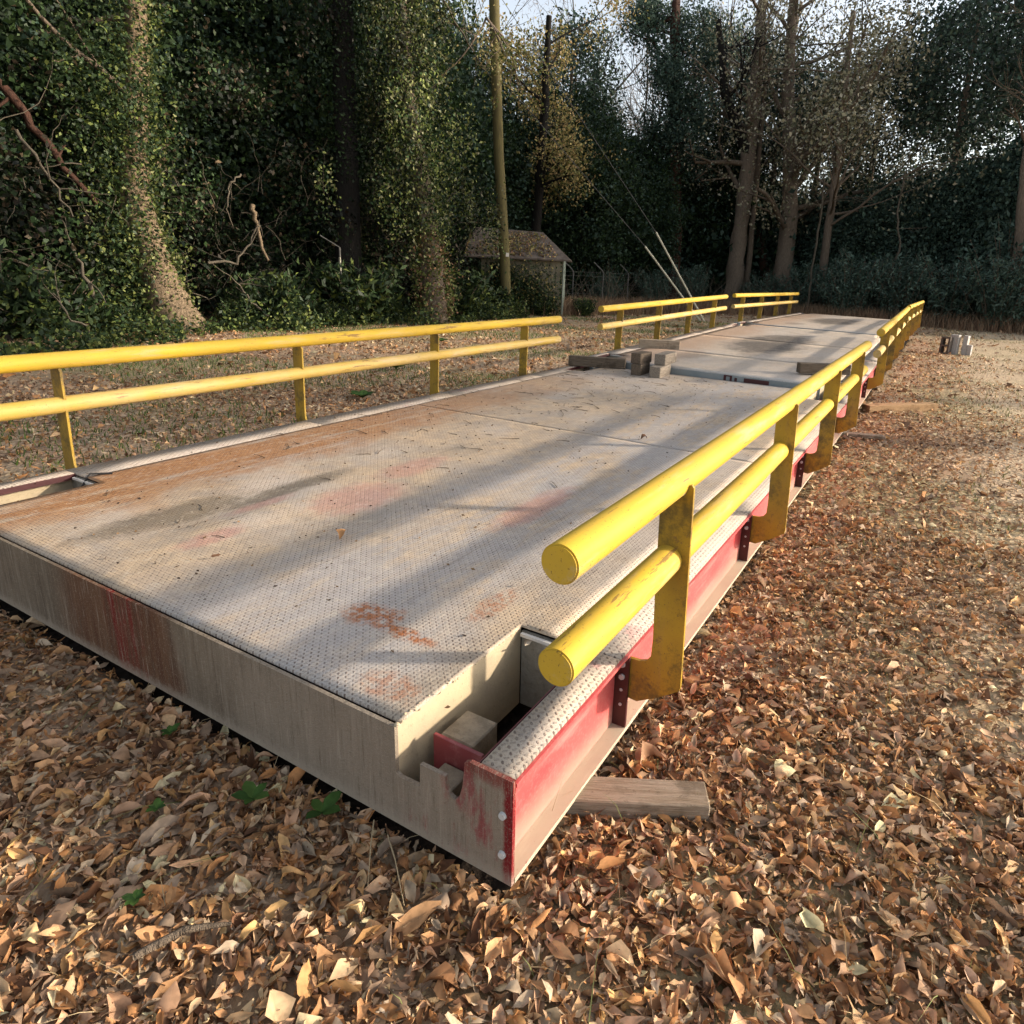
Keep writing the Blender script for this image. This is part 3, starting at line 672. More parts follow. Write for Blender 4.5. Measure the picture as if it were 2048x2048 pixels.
# second ivy hung tree
i2 = thing('ivy_tree', 'tree hung with pale shaggy ivy left of the shed', 'tree', (13.0, 11.35, GZ))
Q2 = [[0, 0, 0], [.05, .1, 1], [.2, .35, 2.3], [.35, .8, 4], [.6, 1.4, 6.2], [.9, 1.9, 10]]; R2 = [.34, .29, .26, .24, .2, .15]
tt = np.linspace(0, len(Q2) - 1, 50); tubes_obj('trunk', [(np.stack([np.interp(tt, range(len(Q2)), np.array(Q2)[:, k]) for k in range(3)], 1), np.interp(tt, range(len(Q2)), R2))], m_bark, i2, seg=18, rough=.07)
ivy_on(Q2, R2, 2600, .08, .2, 2.4, YG + DRY[:2], .3, i2)
ivy_on(Q2, R2, 8000, .09, 2.3, 10, YG + G1, .7, i2)
sc = []
for k in range(120):
    zc = rng.uniform(2.3, 9.5); c0 = np.array([np.interp(zc, [q[2] for q in Q2], [q[j] for q in Q2]) for j in range(3)]); c0 = c0 + np.array([rng.normal(0, .75), rng.normal(-.1, .7), 0])
    sc.append(c0 + rng.normal(0, 1, (150, 3)) * np.array([.16, .16, .42]))
leaf_obj('shaggy_ivy', np.concatenate(sc), .085, YG + G1[:3] + [(.16, .16, .09)], m_green, i2, per=150, droop=.9)['kind'] = 'stuff'
# tree behind, its shade put into near black bark
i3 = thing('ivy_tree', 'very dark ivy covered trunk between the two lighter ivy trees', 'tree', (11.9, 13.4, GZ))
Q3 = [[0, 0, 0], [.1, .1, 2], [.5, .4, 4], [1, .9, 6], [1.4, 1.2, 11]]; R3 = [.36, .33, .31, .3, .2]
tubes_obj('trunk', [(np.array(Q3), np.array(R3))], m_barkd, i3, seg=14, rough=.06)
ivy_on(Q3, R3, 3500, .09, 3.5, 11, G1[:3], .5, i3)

# right and middle trees at the back
tree('forked_tree', 'forked tree with two dark limbs behind the joint of the far decks', 'tree', (32.4, 8.8, GZ),
     [[0, 0, 0], [.5, .05, 2], [1.2, .2, 4.5], [2.0, .4, 7.6], [2.6, .55, 10.5], [3.1, .8, 15]], [.46, .40, .36, .38, .30, .2], m_bark, (BARE[:2] + G3, 16, .35, .12, m_grass), 9, .42, 3.2)
tree('tree_limb', 'left limb of the forked tree rising to the sky', 'tree', (34.3, 9.15, 7.3), [[0, 0, 0], [-.4, .5, 1.2], [-.9, 1.3, 3.0], [-1.2, 1.8, 6]], [.26, .24, .2, .12], m_barkd, None, 5, .2, 3.4, lvl=2)
tree('slim_tree', 'slim trunk just right of the forked tree', 'tree', (33.8, 8.4, GZ), [[0, 0, 0], [.3, .1, 2], [1.1, .4, 5.5], [1.6, .6, 11]], [.17, .15, .14, .1], m_bark)
tree('leaning_tree', 'trunk leaning left between the slim and the stout trunks', 'tree', (36.4, 7.85, GZ), [[0, 0, 0], [.1, .4, 2], [.5, 1.1, 4.4], [.9, 1.7, 7], [1.4, 2.2, 11]], [.28, .25, .23, .2, .15], m_barkr)
tree('stout_tree', 'stout brown trunk with pale leafy crown nearest the end of the left rails', 'tree', (33.6, 6.7, GZ), [[0, 0, 0], [.4, 0, 1.8], [1.1, .15, 4.5], [1.7, .5, 6.8], [2.4, 1.3, 11], [2.7, 1.6, 15]], [.52, .44, .40, .37, .30, .2], m_bark, (G3, 22, .60, .16, m_green), 18, .36, 5.4, nch=4)
tree('pale_leaf_tree', 'tree with grey olive leaves hanging over the far deck', 'tree', (33.0, 4.6, GZ), [[0, 0, 0], [.1, .1, 4], [.3, .1, 7], [.2, .3, 13]], [.2, .17, .15, .1], m_bark, (G3, 24, .60, .16, m_green), 18, .36, 5.2)
tree('ivy_tree', 'tall trunk capped with dark ivy behind the guy wires', 'tree', (32.0, 11.8, GZ), [[0, 0, 0], [.4, .2, 3], [1.2, .8, 6.5], [2.2, 1.6, 11], [2.6, 2, 15]], [.40, .36, .33, .3, .2], m_barkr, (G2, 80, .42, .15, m_green), 18, .5, 1.9, nch=3)
tree('pale_tree', 'pale slender forked tree at the right edge', 'tree', (30.9, -3.0, GZ), [[0, 0, 0], [.05, .1, 3], [.5, .45, 6.2], [.7, .5, 8], [1.0, .55, 13]], [.22, .19, .16, .14, .08], m_bark, None, 6, .6, 2.6, lvl=2)
tree('tan_leaf_tree', 'tree with yellow tan leaves right of the utility pole', 'tree', (23.5, 15.0, GZ), [[0, 0, 0], [.2, 0, 3], [.1, -.3, 6], [0, -.5, 11]], [.24, .2, .17, .1], m_barkd, (TAN, 34, .33, .12, m_green), 12, .42, 2.6)
hb = thing('hanging_branch', 'leafy olive branch hanging in front of the top of the utility pole', 'branch', (16.9, 12.6, 8.6))
out, tp = [], []
for k in range(4): grow(np.array([0, 0, 0.]), [rng.normal(0, .5), -.5 + rng.normal(0, .4), -.6], 2.2, .035, 1, out, tp, .8, 4, up=-.05)
tubes_obj('stems', out, m_bark, hb, seg=5)
T = np.repeat(np.array(tp), 14, axis=0); leaf_obj('leaves', T + rng.normal(0, .2, T.shape), .09, YG + TAN[:3], m_green, hb, droop=.4)['kind'] = 'stuff'
tree('sapling', 'crooked pale sapling rising from the shrubs at the right', 'sapling', (31.2, 1.6, GZ), [[0, 0, 0], [.05, .1, 1.4], [0, -.25, 3], [.1, .1, 4.5], [.2, 0, 7]], [.05, .045, .04, .035, .02], m_vine, None, 3, .6, 1.3)
tree('sapling', 'straight thin sapling behind the far rail end', 'sapling', (30.2, 4.6, GZ), [[0, 0, 0], [.05, .1, 2], [0, 0, 4], [.05, .1, 6]], [.05, .045, .04, .03], m_vine, None, 3, .6, 1.3)

# evergreen prototypes, then copies to make up the wood
def ball_crown(n_cl, per, rx, ry, rz, cz, sig, hollow=.5):
    d = rnd_unit(n_cl); rr = rng.uniform(hollow, 1, n_cl)[:, None]; c = d * rr * np.array([rx, ry, rz]); c[:, 2] += cz
    c = np.repeat(c, per, axis=0); return c + rng.normal(0, 1, c.shape) * sig
def evergreen(name, label, cat, base, n_cl, per, rx, ry, rz, cz, sig, size, pal, group, stem=.12, mat=m_barkd, h=None, droop=.3):
    t = thing(name, label, cat, base, group=group)
    h = h or cz + rz * .7
    tubes_obj('trunk', [(np.array([[0, 0, 0], [.05, .05, h * .5], [0, .1, h]]), [stem, stem * .8, stem * .3])], mat, t, seg=7)
    P = ball_crown(n_cl, per, rx, ry, rz, cz, sig); P = P[P[:, 2] > .02]
    leaf_obj('crown', P, size, pal, m_green, t, droop=droop)['kind'] = 'stuff'
    return t
LT = 'dark evergreen tree in the thick wood around the clearing'; GT = 'evergreen trees of the wood'
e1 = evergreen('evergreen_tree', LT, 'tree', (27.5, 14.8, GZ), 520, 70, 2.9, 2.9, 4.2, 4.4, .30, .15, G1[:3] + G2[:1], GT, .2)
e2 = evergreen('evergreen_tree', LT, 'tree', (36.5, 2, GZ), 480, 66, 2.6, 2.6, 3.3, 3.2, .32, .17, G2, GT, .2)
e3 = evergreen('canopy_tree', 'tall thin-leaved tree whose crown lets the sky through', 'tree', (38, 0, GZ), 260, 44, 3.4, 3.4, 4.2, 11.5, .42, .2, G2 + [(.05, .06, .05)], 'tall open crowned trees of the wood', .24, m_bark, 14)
def where(x, y):
    a = math.degrees(math.atan2(y + .7, x + 1.07)); d = math.hypot(x + 1.07, y + .7)
    spots = ((75, 'beyond the left end of the left rail'), (62, 'behind the big ivy trunk at the left'), (53, 'right of the big ivy trunk'), (47, 'behind the very dark trunk'), (41, 'behind the pale shaggy ivy tree'),
             (35, 'behind the utility pole'), (30.5, 'behind the shed'), (26, 'behind the fence posts'), (21, 'behind the guy wires'), (16.5, 'behind the forked tree'), (12, 'behind the stout trunk'), (7, 'behind the far end of the decks'),
             (2.5, 'left of the concrete blocks'), (-1.5, 'behind the concrete blocks'), (-5.5, 'behind the pale forked tree'), (-10, 'past the right edge'), (-40, 'well past the right edge'))
    for k, (a0, nm) in enumerate(spots):
        if a >= a0: return nm, d
    return spots[-1][1], d
def put(t, L, zr=(0, 6.28), label=None):
    kind = {'evergreen_tree': ('dark evergreen tree', 'wood'), 'canopy_tree': ('tall open crowned tree', 'wood'), 'shrub': ('dark broadleaf shrub', 'wood edge'), 'bare_tree': ('bare twiggy tree', 'wood')}[t.name.split('.')[0]]
    if t['group'].startswith('low green'): kind = ('low leafy bush', 'wood edge')
    nm, d = where(t.location.x, t.location.y); t['label'] = '%s %s, nearest of its kind there' % (kind[0], nm)
    seen = {}
    for x, y, s_ in L:
        nm, d = where(x, y); seen.setdefault(nm, []).append(d)
    for k, (x, y, s_) in enumerate(L):
        nm, d = where(x, y); r = sorted(seen[nm]).index(d); n_ = len(seen[nm])
        L[k] = (x, y, s_, '%s %s%s' % (kind[0], nm, '' if n_ == 1 else (', front one' if r == 0 else (', rear one' if r == n_ - 1 else ', middle one'))))
    for x, y, s_, lb in L: copy_thing(t, (x, y, GZ), random.uniform(*zr), (s_ * random.uniform(.9, 1.1), s_ * random.uniform(.9, 1.1), s_ * random.uniform(.85, 1.15)), lb)
    return
    for x, y, s_ in L: copy_thing(t, (x, y, GZ), random.uniform(*zr), (s_ * random.uniform(.9, 1.1), s_ * random.uniform(.9, 1.1), s_ * random.uniform(.85, 1.15)), label)
put(e1, [(23, 18, 1.1), (30.5, 17.5, 1.25), (26.2, 20, 1.4), (33.5, 14.6, 1.1), (31, 13.6, .8), (18.5, 17.6, 1.2), (15.0, 17.6, 1.25), (11.5, 18.4, 1.0), (8.0, 18.2, 1.05), (4.2, 17.0, 1.05), (1.2, 16.4, 1.1), (20.5, 21, 1.5), (36.5, 15.8, 1.2), (38.5, 12, 1.2), (13, 22, 1.7), (6, 22, 1.7), (-1.5, 15.5, 1.4), (36.8, 10.6, .9)])
put(e2, [(36, 3.9, .8), (38.5, 6.5, .9), (36.0, -.8, 1.0), (35.8, -3.6, 1.15), (35.5, -6.4, 1.15), (39, -2, 1.3), (39, 9, .9), (35.5, -10, 1.2), (40, 1.6, 1.2), (39, -7, 1.4), (36, -14, 1.3), (42, 5, 1.1), (43, 9.5, 1.1)])
put(e3, [(41, 4, 1.0), (37, -5, 1.0), (42, -4, 1.1), (39, 9, .95), (37, -10, 1.05), (46, 0, 1.2), (27, 22, .95), (14, 20.5, .9), (9, 19.5, .85), (19, 20, .85), (5, 18, .85), (45, 14, 1.0), (35, 20, .9), (47, 8, 1.1)])
# unseen tall trees added outside the right of the picture: their high crowns shade the left wood, the decks stay in the sun below them
for k, (x, y, s_) in enumerate(((18.6, -20, 1.2), (22.0, -20.5, 1.2), (35.6, -19.5, 1.2), (40.6, -21, 1.2))):
    copy_thing(e3, (x, y, GZ), 1.1 * k, (s_, s_, s_), 'unseen open crowned tree added to shade the left wood outside the right edge, %s from the scale' % ('nearest', 'second', 'third', 'farthest')[k])
# grey twiggy bare trees far behind the middle
def twig_tree(label, base, h, n, sc=1):
    t = thing('bare_tree', label, 'tree', base, group='bare grey trees behind the wires')
    out = []; tips = []
    grow(np.array([0, 0, 0.]), [0, 0, 1], h * .55, .22, 0, out, [], .3)
    P0 = out[0][0][-1]
    for k in range(n): grow(out[0][0][rng.integers(3, 7)], rnd_unit(1)[0] * np.array([.8, .8, .3]) + np.array([0, 0, .8]), h * .38, .08, 2, out, tips, .8, 4, minr=.02)
    tubes_obj('trunk', out, m_vine, t, seg=4)
    T = np.repeat(np.array(tips), 5, axis=0); leaf_obj('twigs', T + rng.normal(0, .3, T.shape), .35, BARE, m_grass, t, aspect=.07, droop=-.3)['kind'] = 'stuff'
    return t
b1 = twig_tree('bare grey brown twiggy tree far behind the guy wires', (42, 20, GZ), 16, 9)
put(b1, [(46, 17, 1.1), (38, 22, 1.0), (50, 22, 1.2), (52, 12, 1.1), (30, 26, .9)])

# shrubs with long leaves along the right wood edge
def holly(label, base, n, h, r, pal, group='broadleaf shrubs at the wood edge'):
    t = thing('shrub', label, 'shrub', base, group=group)
    st = []; P = []; N_ = []
    for k in range(n):
        a = rng.uniform(0, 6.28); q = rng.uniform(.15, 1); tip = np.array([math.cos(a) * r * q, math.sin(a) * r * q, h * rng.uniform(.45, 1)])
        s0 = tip * np.array([.25, .25, 0]); mid = (s0 + tip) / 2 + np.array([0, 0, .12 * h]); pth = np.array([s0, mid, tip]); st.append((pth, [.022, .015, .006]))
        m = 75; u = rng.uniform(.15, 1, m); c = (1 - u)[:, None] ** 2 * s0 + (2 * u * (1 - u))[:, None] * mid + (u ** 2)[:, None] * tip
        P.append(c + rng.normal(0, .09 * h ** .3, (m, 3))); d = rnd_unit(m); d[:, 2] += .35; N_.append(d)
    tubes_obj('stems', st, m_bark, t, seg=4)
    leaf_obj('leaves', np.concatenate(P), .17, pal, m_green, t, N=np.concatenate(N_), aspect=.36)['kind'] = 'stuff'
    return t
hs1 = holly('bushy dark broadleaf shrub at the edge of the wood', (30.3, .9, GZ), 60, 2.6, 1.6, [(.075, .125, .09), (.10, .155, .115), (.05, .085, .06), (.14, .20, .15)])
put(hs1, [(30.0, 3.0, .9), (29.2, -2.6, 1.0), (30.5, -1.0, 1.15), (30.2, -4.4, 1.2), (31.5, 4.9, .85), (31.8, 6.8, .7), (31.5, 2.0, 1.35), (31.6, -3.0, 1.5), (30, -7, 1.3), (31, -9.5, 1.4), (26.0, 12.6, .55), (30.5, 10.2, .75), (29.2, 11.6, .7), (33, 7.9, .6)])
hs2 = holly('low ivy covered shrub at the foot of the left wood', (9.3, 12.9, GZ), 50, 1.2, 1.1, G1 + YG[:1], 'low green shrubs under the left wood')
put(hs2, [(4.6, 13.0, 1.0), (2.6, 12.6, 1.3), (8.3, 13.0, .5), (11.4, 12.6, 1.25), (14.7, 12.2, 1.2), (15.9, 12.3, .7), (12.3, 12.3, .5), (17.0, 12.6, .85), (5.8, 13.2, .55), (18.8, 11.5, .6), (20.2, 10.6, .45), (.8, 12.4, 1.2), (10.3, 12.3, .4)])

# undergrowth wall of the left wood
def front_y(x): return np.interp(x, [-2, 3.6, 7.1, 10.3, 13.3, 18, 22], [12.2, 12.6, 14.2, 14.2, 12.9, 14.2, 16.2])
n_cl = 700
cx = rng.uniform(-2, 20, n_cl); cz = rng.uniform(.1, 8.5, n_cl); cy = front_y(cx) + np.abs(rng.normal(0, 1.1, n_cl)) + .6 * np.sin(cx * 1.7 + cz * 1.3) + .12 * cz
K = ~((cx > 16) & (cz > 3.5)) & (rng.random(n_cl) > np.clip((cz - 3.5) / 5, 0, .75)); cx, cy, cz = cx[K], cy[K], cz[K]
per = 130; T = np.repeat(np.stack([cx, cy, cz], 1), per, axis=0); T = T + rng.normal(0, .27, T.shape); T[:, 2] = np.abs(T[:, 2])
tag(leaf_obj('undergrowth', T, .110, G1 + G1[:3] + [(.10, .07, .04), (.08, .06, .035)], m_green, droop=.45, per=per, var=.5), 'dense ivy and brambles filling the left wood', 'undergrowth', kind='stuff')
# dark depth of the wood behind, so far layers close up
n2 = 60000; x = rng.uniform(-8, 26, n2); z = rng.uniform(0, 8, n2) * rng.uniform(.3, 1, n2); y = 19.5 + rng.normal(0, 1.2, n2) + .0 * x
A = np.stack([x, y, z], 1); n3 = 60000; th = rng.uniform(-.42, .95, n3); rad = 42 + rng.normal(0, 2.5, n3)
B = np.stack([rad * np.cos(th) - 1, rad * np.sin(th) * .95 - .7, rng.uniform(0, 6.5, n3) * rng.uniform(.35, 1, n3)], 1)
tag(leaf_obj('woodland', np.concatenate([A, B]), .34, G2[:3] + G1[:1], m_green), 'dark depth of the far wood closing the view', 'wood', kind='stuff')

# brambles: thin arching stems all through the left wood
out = []
for k in range(420):
    x0 = rng.uniform(0, 19); y0 = front_y(x0) + rng.uniform(-.3, 1.6); P, R_ = limb([x0, y0, rng.uniform(0, 3.2)], [rng.normal(0, .6), rng.normal(-.1, .3), rng.normal(.5, .6)], rng.uniform(.6, 2.2), rng.uniform(.006, .016), .003, 7, .28, -.06); P[:, 2] = np.abs(P[:, 2]); out.append((P, R_))
V, Fc = merge([tube_np(p, q, 4, 0) for p, q in out])
tag(link('brambles', mesh_np('brambles', V, Fc), m_vine), 'thin brown bramble stems tangled in the left wood', 'brambles', kind='stuff')
# low creepers spilling out over the leaves, and rough brush along the far edge
n = 16000; x = rng.uniform(0, 19, n); g = np.array([mnoise.noise(Vector((a * .8, 3.3, 0))) for a in x]); y = front_y(x) - 2.3 - .9 * np.abs(g) * 2 + np.abs(rng.normal(0, .8, n)) + .3; z = np.abs(rng.normal(0, .13, n)) * (1 + 2.5 * np.clip(g, 0, 1)) + gh(x, y)
k = rng.random(n) < .35 + 1.2 * np.clip(g + .2, 0, 1); P = np.stack([x, y, z], 1)[k]
tag(leaf_obj('creeper', P, .085, G1 + YG[:3], m_green, droop=-.2), 'low creeping ivy spilling over the leaves at the foot of the left wood', 'creeper', kind='stuff')
out = []
for k in range(520):
    t_ = rng.uniform(0, 1); x0 = np.interp(t_, [0, .25, .5, .75, 1], [20.5, 25, 31, 30.0, 29.2]) + rng.normal(0, .5); y0 = np.interp(t_, [0, .25, .5, .75, 1], [12.6, 10.8, 7.4, 1.5, -9]) + rng.normal(0, .4)
    out.append(limb([x0, y0, GZ], [rng.normal(0, .45), rng.normal(0, .45), 1], rng.uniform(.5, 2.4), rng.uniform(.008, .018), .004, 6, .22, -.03))
V, Fc = merge([tube_np(p, q, 4, 0) for p, q in out])
tag(link('brush', mesh_np('brush', V, Fc), m_vine), 'tangle of bare thin brush stems along the far wood edge', 'brush', kind='stuff')
# vines and dead branches in the left wood
def branch(label, pts, r, mat=m_vine, name='dead_branch', twigs=0):
    P = np.array(pts, float); b0 = P[0].copy(); P = P - b0
    tt = np.linspace(0, len(P) - 1, (len(P) - 1) * 5 + 1); Q = np.stack([np.interp(tt, range(len(P)), P[:, k]) for k in range(3)], 1)
    Q[1:-1] += rng.normal(0, .025, (len(Q) - 2, 3)); out = [(Q, np.linspace(r, r * .45, len(Q)))]
    for k in range(twigs):
        i = rng.integers(3, len(Q)); out.append(limb(Q[i], rnd_unit(1)[0], rng.uniform(.3, .9), r * .4, r * .15, 5, .2))
    V, Fc = merge([tube_np(p, q, 6, .05) for p, q in out]); o = link(name, mesh_np(name, V, Fc), mat, smooth=True); o.location = b0
    return tag(o, label, 'branch')
branch('thick reddish dead limb slanting down at the top left', [(4.9, 14.2, 4.4), (5.3, 14.0, 3.7), (5.7, 13.8, 2.9), (6.1, 13.7, 2.3)], .085, m_barkr, twigs=4)
branch('thin pale dead limb below the reddish one at far left', [(4.7, 13.0, 3.3), (5.0, 12.9, 2.7), (5.25, 12.8, 2.0)], .03, twigs=2)
branch('short broken pale stub standing in the brambles right of the big ivy trunk', [(9.2, 13.4, 2.6), (9.25, 13.35, 2.1), (9.35, 13.2, 1.4)], .06, m_barkw, twigs=0)
branch('pale looping vine right of the big ivy trunk', [(8.0, 13.4, 1.3), (8.6, 13.3, 1.35), (9.0, 13.2, 1.9), (9.2, 13.2, 2.3)], .03, twigs=3)
branch('curved vine hanging above the looping one', [(8.9, 13.3, 3.2), (8.6, 13.3, 3.0), (8.5, 13.3, 2.5), (8.6, 13.3, 2.1)], .022, twigs=2)
branch('bare branch lying against the brambles behind the left rail', [(8.7, 12.5, .2), (8.4, 12.6, .5), (8.2, 12.7, .9)], .03, twigs=3)
branch('fallen twiggy branch at the foot of the wood, far left', [(5.0, 12.0, .0), (4.7, 12.1, .3), (4.5, 12.2, .75)], .025, twigs=3)
branch('pale dead stem in the brambles far left', [(5.4, 12.8, .5), (5.3, 12.8, 1.0), (5.2, 12.9, 1.5)], .04, twigs=2)
branch('bare forked branch reaching across the sky left of the pole', [(14.6, 12.4, 8.4), (15.2, 12.1, 7.6), (15.9, 11.9, 6.9)], .035, twigs=9)
branch('slanting dead branch behind the far left rails', [(33.2, 8.2, 1.4), (33.0, 7.6, .9), (32.9, 7.2, .4)], .05, twigs=1)

# ------------------------------------------------------------------ ground cover
LP = [(.56, .34, .18), (.66, .46, .27), (.42, .24, .12), (.26, .14, .07), (.60, .39, .26), (.50, .26, .11), (.72, .55, .36), (.48, .32, .21), (.16, .085, .05), (.62, .38, .17), (.38, .30, .23), (.30, .22, .16), (.50, .42, .32)]
def curled(P, size, detail=True):
    """curled pointed leaves; 10 triangles each when detailed, else folded quads"""
    n = len(P); size = size * np.exp(rng.normal(-.06, .36, n))
    yaw = rng.uniform(0, 6.28, n); tilt = rng.normal(0, .36, n); roll = rng.normal(0, .5, n)
    ks = np.linspace(0, 1, 5) if detail else np.array([0, .5, 1])
    wp = np.array([.06, .62, .85, .55, .03]) if detail else np.array([.05, .9, .03])
    curl = rng.normal(0, .95, n); cup = rng.uniform(-.3, 1.2, n); asp = rng.uniform(.30, .62, n)
    rows = []
    for k, wd in zip(ks, wp):
        u = (k - .5); x = size * u * (1 - .18 * np.abs(curl)); z = size * curl * (u * u - .12) * .9
        for sgn in (-1, 0, 1):
            if not detail and sgn == 0: continue
            y = size * asp * .5 * wd * sgn * (1 + rng.normal(0, .22, n)); x = x + size * rng.normal(0, .025, n); zz = z + size * cup * .30 * abs(sgn) * wd + size * .05 * sgn * np.sin(k * 9 + yaw)
            rows.append(np.stack([x, y, zz], 1))
    L_ = np.stack(rows, 1)
    cr, sr = np.cos(roll)[:, None], np.sin(roll)[:, None]; y, z = L_[..., 1] * cr - L_[..., 2] * sr, L_[..., 1] * sr + L_[..., 2] * cr
    ct, st = np.cos(tilt)[:, None], np.sin(tilt)[:, None]; x, z = L_[..., 0] * ct - z * st, L_[..., 0] * st + z * ct
    cy_, sy_ = np.cos(yaw)[:, None], np.sin(yaw)[:, None]; X_, Y_ = x * cy_ - y * sy_, x * sy_ + y * cy_
    V = np.stack([X_, Y_, z], -1) + P[:, None, :]
    m = V.shape[1]; c = 3 if detail else 2; F0 = []
    for i in range(len(ks) - 1):
        for j in range(c - 1): F0.append((i * c + j, i * c + j + 1, (i + 1) * c + j + 1, (i + 1) * c + j))
    F0 = np.array(F0); Fc = (F0[None] + (np.arange(n) * m)[:, None, None]).reshape(-1, 4)
    pal = np.array(LP); col = np.minimum(pal[rng.integers(0, len(pal), n)] * rng.uniform(.65, 1.25, (n, 1)) * np.array([1.08, .97, .86]), .74)
    cc = np.repeat(col, m, axis=0).reshape(n, m, 3); cc = cc * rng.uniform(.85, 1.1, (n, m, 1))
    return V.reshape(-1, 3), Fc, cc.reshape(-1, 3)
def on_deck(x, y, pad=0.0):
    return (x > .01) & (x < 21.1) & (y > .03 - pad) & (y < WD - .03 + pad)
CX, CY = -1.07, -.70
def scatter(r0, r1, dens, a0=-.45, a1=1.40):
    n = int(dens * .5 * (a1 - a0) * (r1 * r1 - r0 * r0)); r = np.sqrt(rng.uniform(r0 * r0, r1 * r1, n)); a = rng.uniform(a0, a1, n)
    x = CX + r * np.cos(a); y = CY + r * np.sin(a); k = ~on_deck(x, y); return x[k], y[k]
def patch_noise(x, y, f, seed=0.0):
    return np.array([mnoise.noise(Vector((a * f + seed, b * f, seed))) for a, b in zip(x, y)])
near, farl = [], []
for r0, r1, dens, sz, det in ((.35, 2.4, 3300, .050, True), (2.4, 4.6, 1500, .050, True), (4.6, 9, 650, .055, False), (9, 18, 150, .075, False), (18, 33, 36, .10, False)):
    x, y = scatter(r0, r1, dens)
    p = patch_noise(x, y, .55, 2.2)
    thin = np.clip((-y - .6) / 1.4, 0, 1) * (.80 + 1.3 * p) if r0 > 2 else np.clip((-y - .9) / 2, 0, 1) * .3
    green = ((y > WD) & (p > .05)) * .6
    k = rng.random(len(x)) > np.clip(thin, 0, .88) + green
    x, y = x[k], y[k]; z = gh(x, y) + np.abs(rng.normal(0, .011, len(x))) + .006
    P = np.stack([x, y, z], 1); q = curled(P, sz, det)
    m_ = len(q[2]) // len(P); wt = (.04 + .38 * np.clip(-y / 3.5, 0, 1) * (r0 > 1) + .10 * (r0 > 4))[:, None]; wt = np.repeat(wt, m_, axis=0)      # blended to a paler tan towards the open ground
    (near if det else farl).append((q[0], q[1], q[2] * (1 - wt) + wt * np.array([.53, .39, .255]) * q[2].mean(axis=1, keepdims=True) * 2.6))
x, y = scatter(.35, 4.2, 2600); z = gh(x, y) + rng.uniform(.004, .03, len(x)); near.append(curled(np.stack([x, y, z], 1), .018, False))
x, y = scatter(4.2, 10, 300); z = gh(x, y) + rng.uniform(.004, .03, len(x)); farl.append(curled(np.stack([x, y, z], 1), .035, False))
for nm, L_ in (('leaf_litter', near), ('far_leaf_litter', farl)):
    Vs, Fs, Cs, o = [], [], [], 0
    for V, Fc, c in L_: Vs.append(V); Fs.append(Fc + o); Cs.append(c); o += len(V)
    ob = link(nm, mesh_np(nm, np.concatenate(Vs), np.concatenate(Fs), np.concatenate(Cs)), m_litter, smooth=False)
    tag(ob, 'curled brown leaves covering the ground close to the scale' if nm == 'leaf_litter' else 'thinner leaf litter farther across the clearing', 'leaf litter', kind='stuff')
# the 240 largest fallen leaves lying on top, each a piece of the ground
protos = []
for k in range(10):
    V, Fc, c = curled(np.zeros((1, 3)), np.array([.062]), True); c[:] = np.array(LP[[1, 6, 0, 4, 9, 2, 7, 5, 3, 1][k]]) * 1.05
    me = mesh_np('leaf', V, Fc, c); me.materials.append(m_litter); protos.append(me)
x, y = scatter(.5, 2.6, 45, -.35, 1.25); x, y = x[:240], y[:240]
for i in range(len(x)):
    o = bpy.data.objects.new('leaf', protos[i % 10]); C.objects.link(o); o.parent = ground
    o.location = (x[i], y[i], float(gh(x[i], y[i])) + .028); s_ = random.uniform(.6, 1.05); o.scale = (s_, s_, s_); o.rotation_euler = (random.gauss(0, .25), random.gauss(0, .25), random.uniform(0, 6.28))

def blades(x, y, h, wdt, pal, lean=.35):
    n = len(x); z = gh(x, y); a = rng.uniform(0, 6.28, n); hh = h * rng.uniform(.5, 1.3, n); le = hh * np.abs(rng.normal(0, lean, n)); b_ = rng.uniform(0, 6.28, n)
    P0 = np.stack([x - np.cos(a) * wdt, y - np.sin(a) * wdt, z], 1); P1 = np.stack([x + np.cos(a) * wdt, y + np.sin(a) * wdt, z], 1)
    m = np.stack([x + np.cos(b_) * le * .4, y + np.sin(b_) * le * .4, z + hh * .6], 1); t_ = np.stack([x + np.cos(b_) * le, y + np.sin(b_) * le, z + hh], 1)
    dx = np.stack([np.cos(a) * wdt * .6, np.sin(a) * wdt * .6, 0 * a], 1); V = np.stack([P0, P1, m + dx, m - dx, t_, t_ + dx * .1], 1).reshape(-1, 3)
    f = np.array([[0, 1, 2, 3], [3, 2, 5, 4]]); Fc = (f[None] + (np.arange(n) * 6)[:, None, None]).reshape(-1, 4)
    c = np.array(pal)[rng.integers(0, len(pal), n)] * rng.uniform(.7, 1.25, (n, 1)); return V, Fc, np.repeat(c, 6, axis=0)
x = rng.uniform(1, 22, 44000); y = rng.uniform(WD + .3, 12.5, 44000); p = patch_noise(x, y, .55, 2.2); k = p > .05; x, y = x[k], y[k]
V, Fc, c = blades(x, y, .06, .006, [(.09, .15, .03), (.13, .19, .05), (.20, .20, .08), (.07, .11, .03)], .7)
tag(link('grass', mesh_np('grass', V, Fc, c), m_grass), 'short green grass growing through the leaves behind the left rail', 'grass', kind='stuff')
n = 26000; x = rng.uniform(3, 30, n); y = rng.uniform(-11, -.5, n); p = patch_noise(x, y, .5, 8.2); k = p > -.02; x, y = x[k], y[k]
V, Fc, c = blades(x, y, .045, .007, [(.22, .21, .09), (.30, .26, .14), (.15, .16, .06), (.36, .28, .17)], .9)
tag(link('thin_grass', mesh_np('thin_grass', V, Fc, c), m_grass), 'thin pale grass in the open ground at the right', 'grass', kind='stuff')
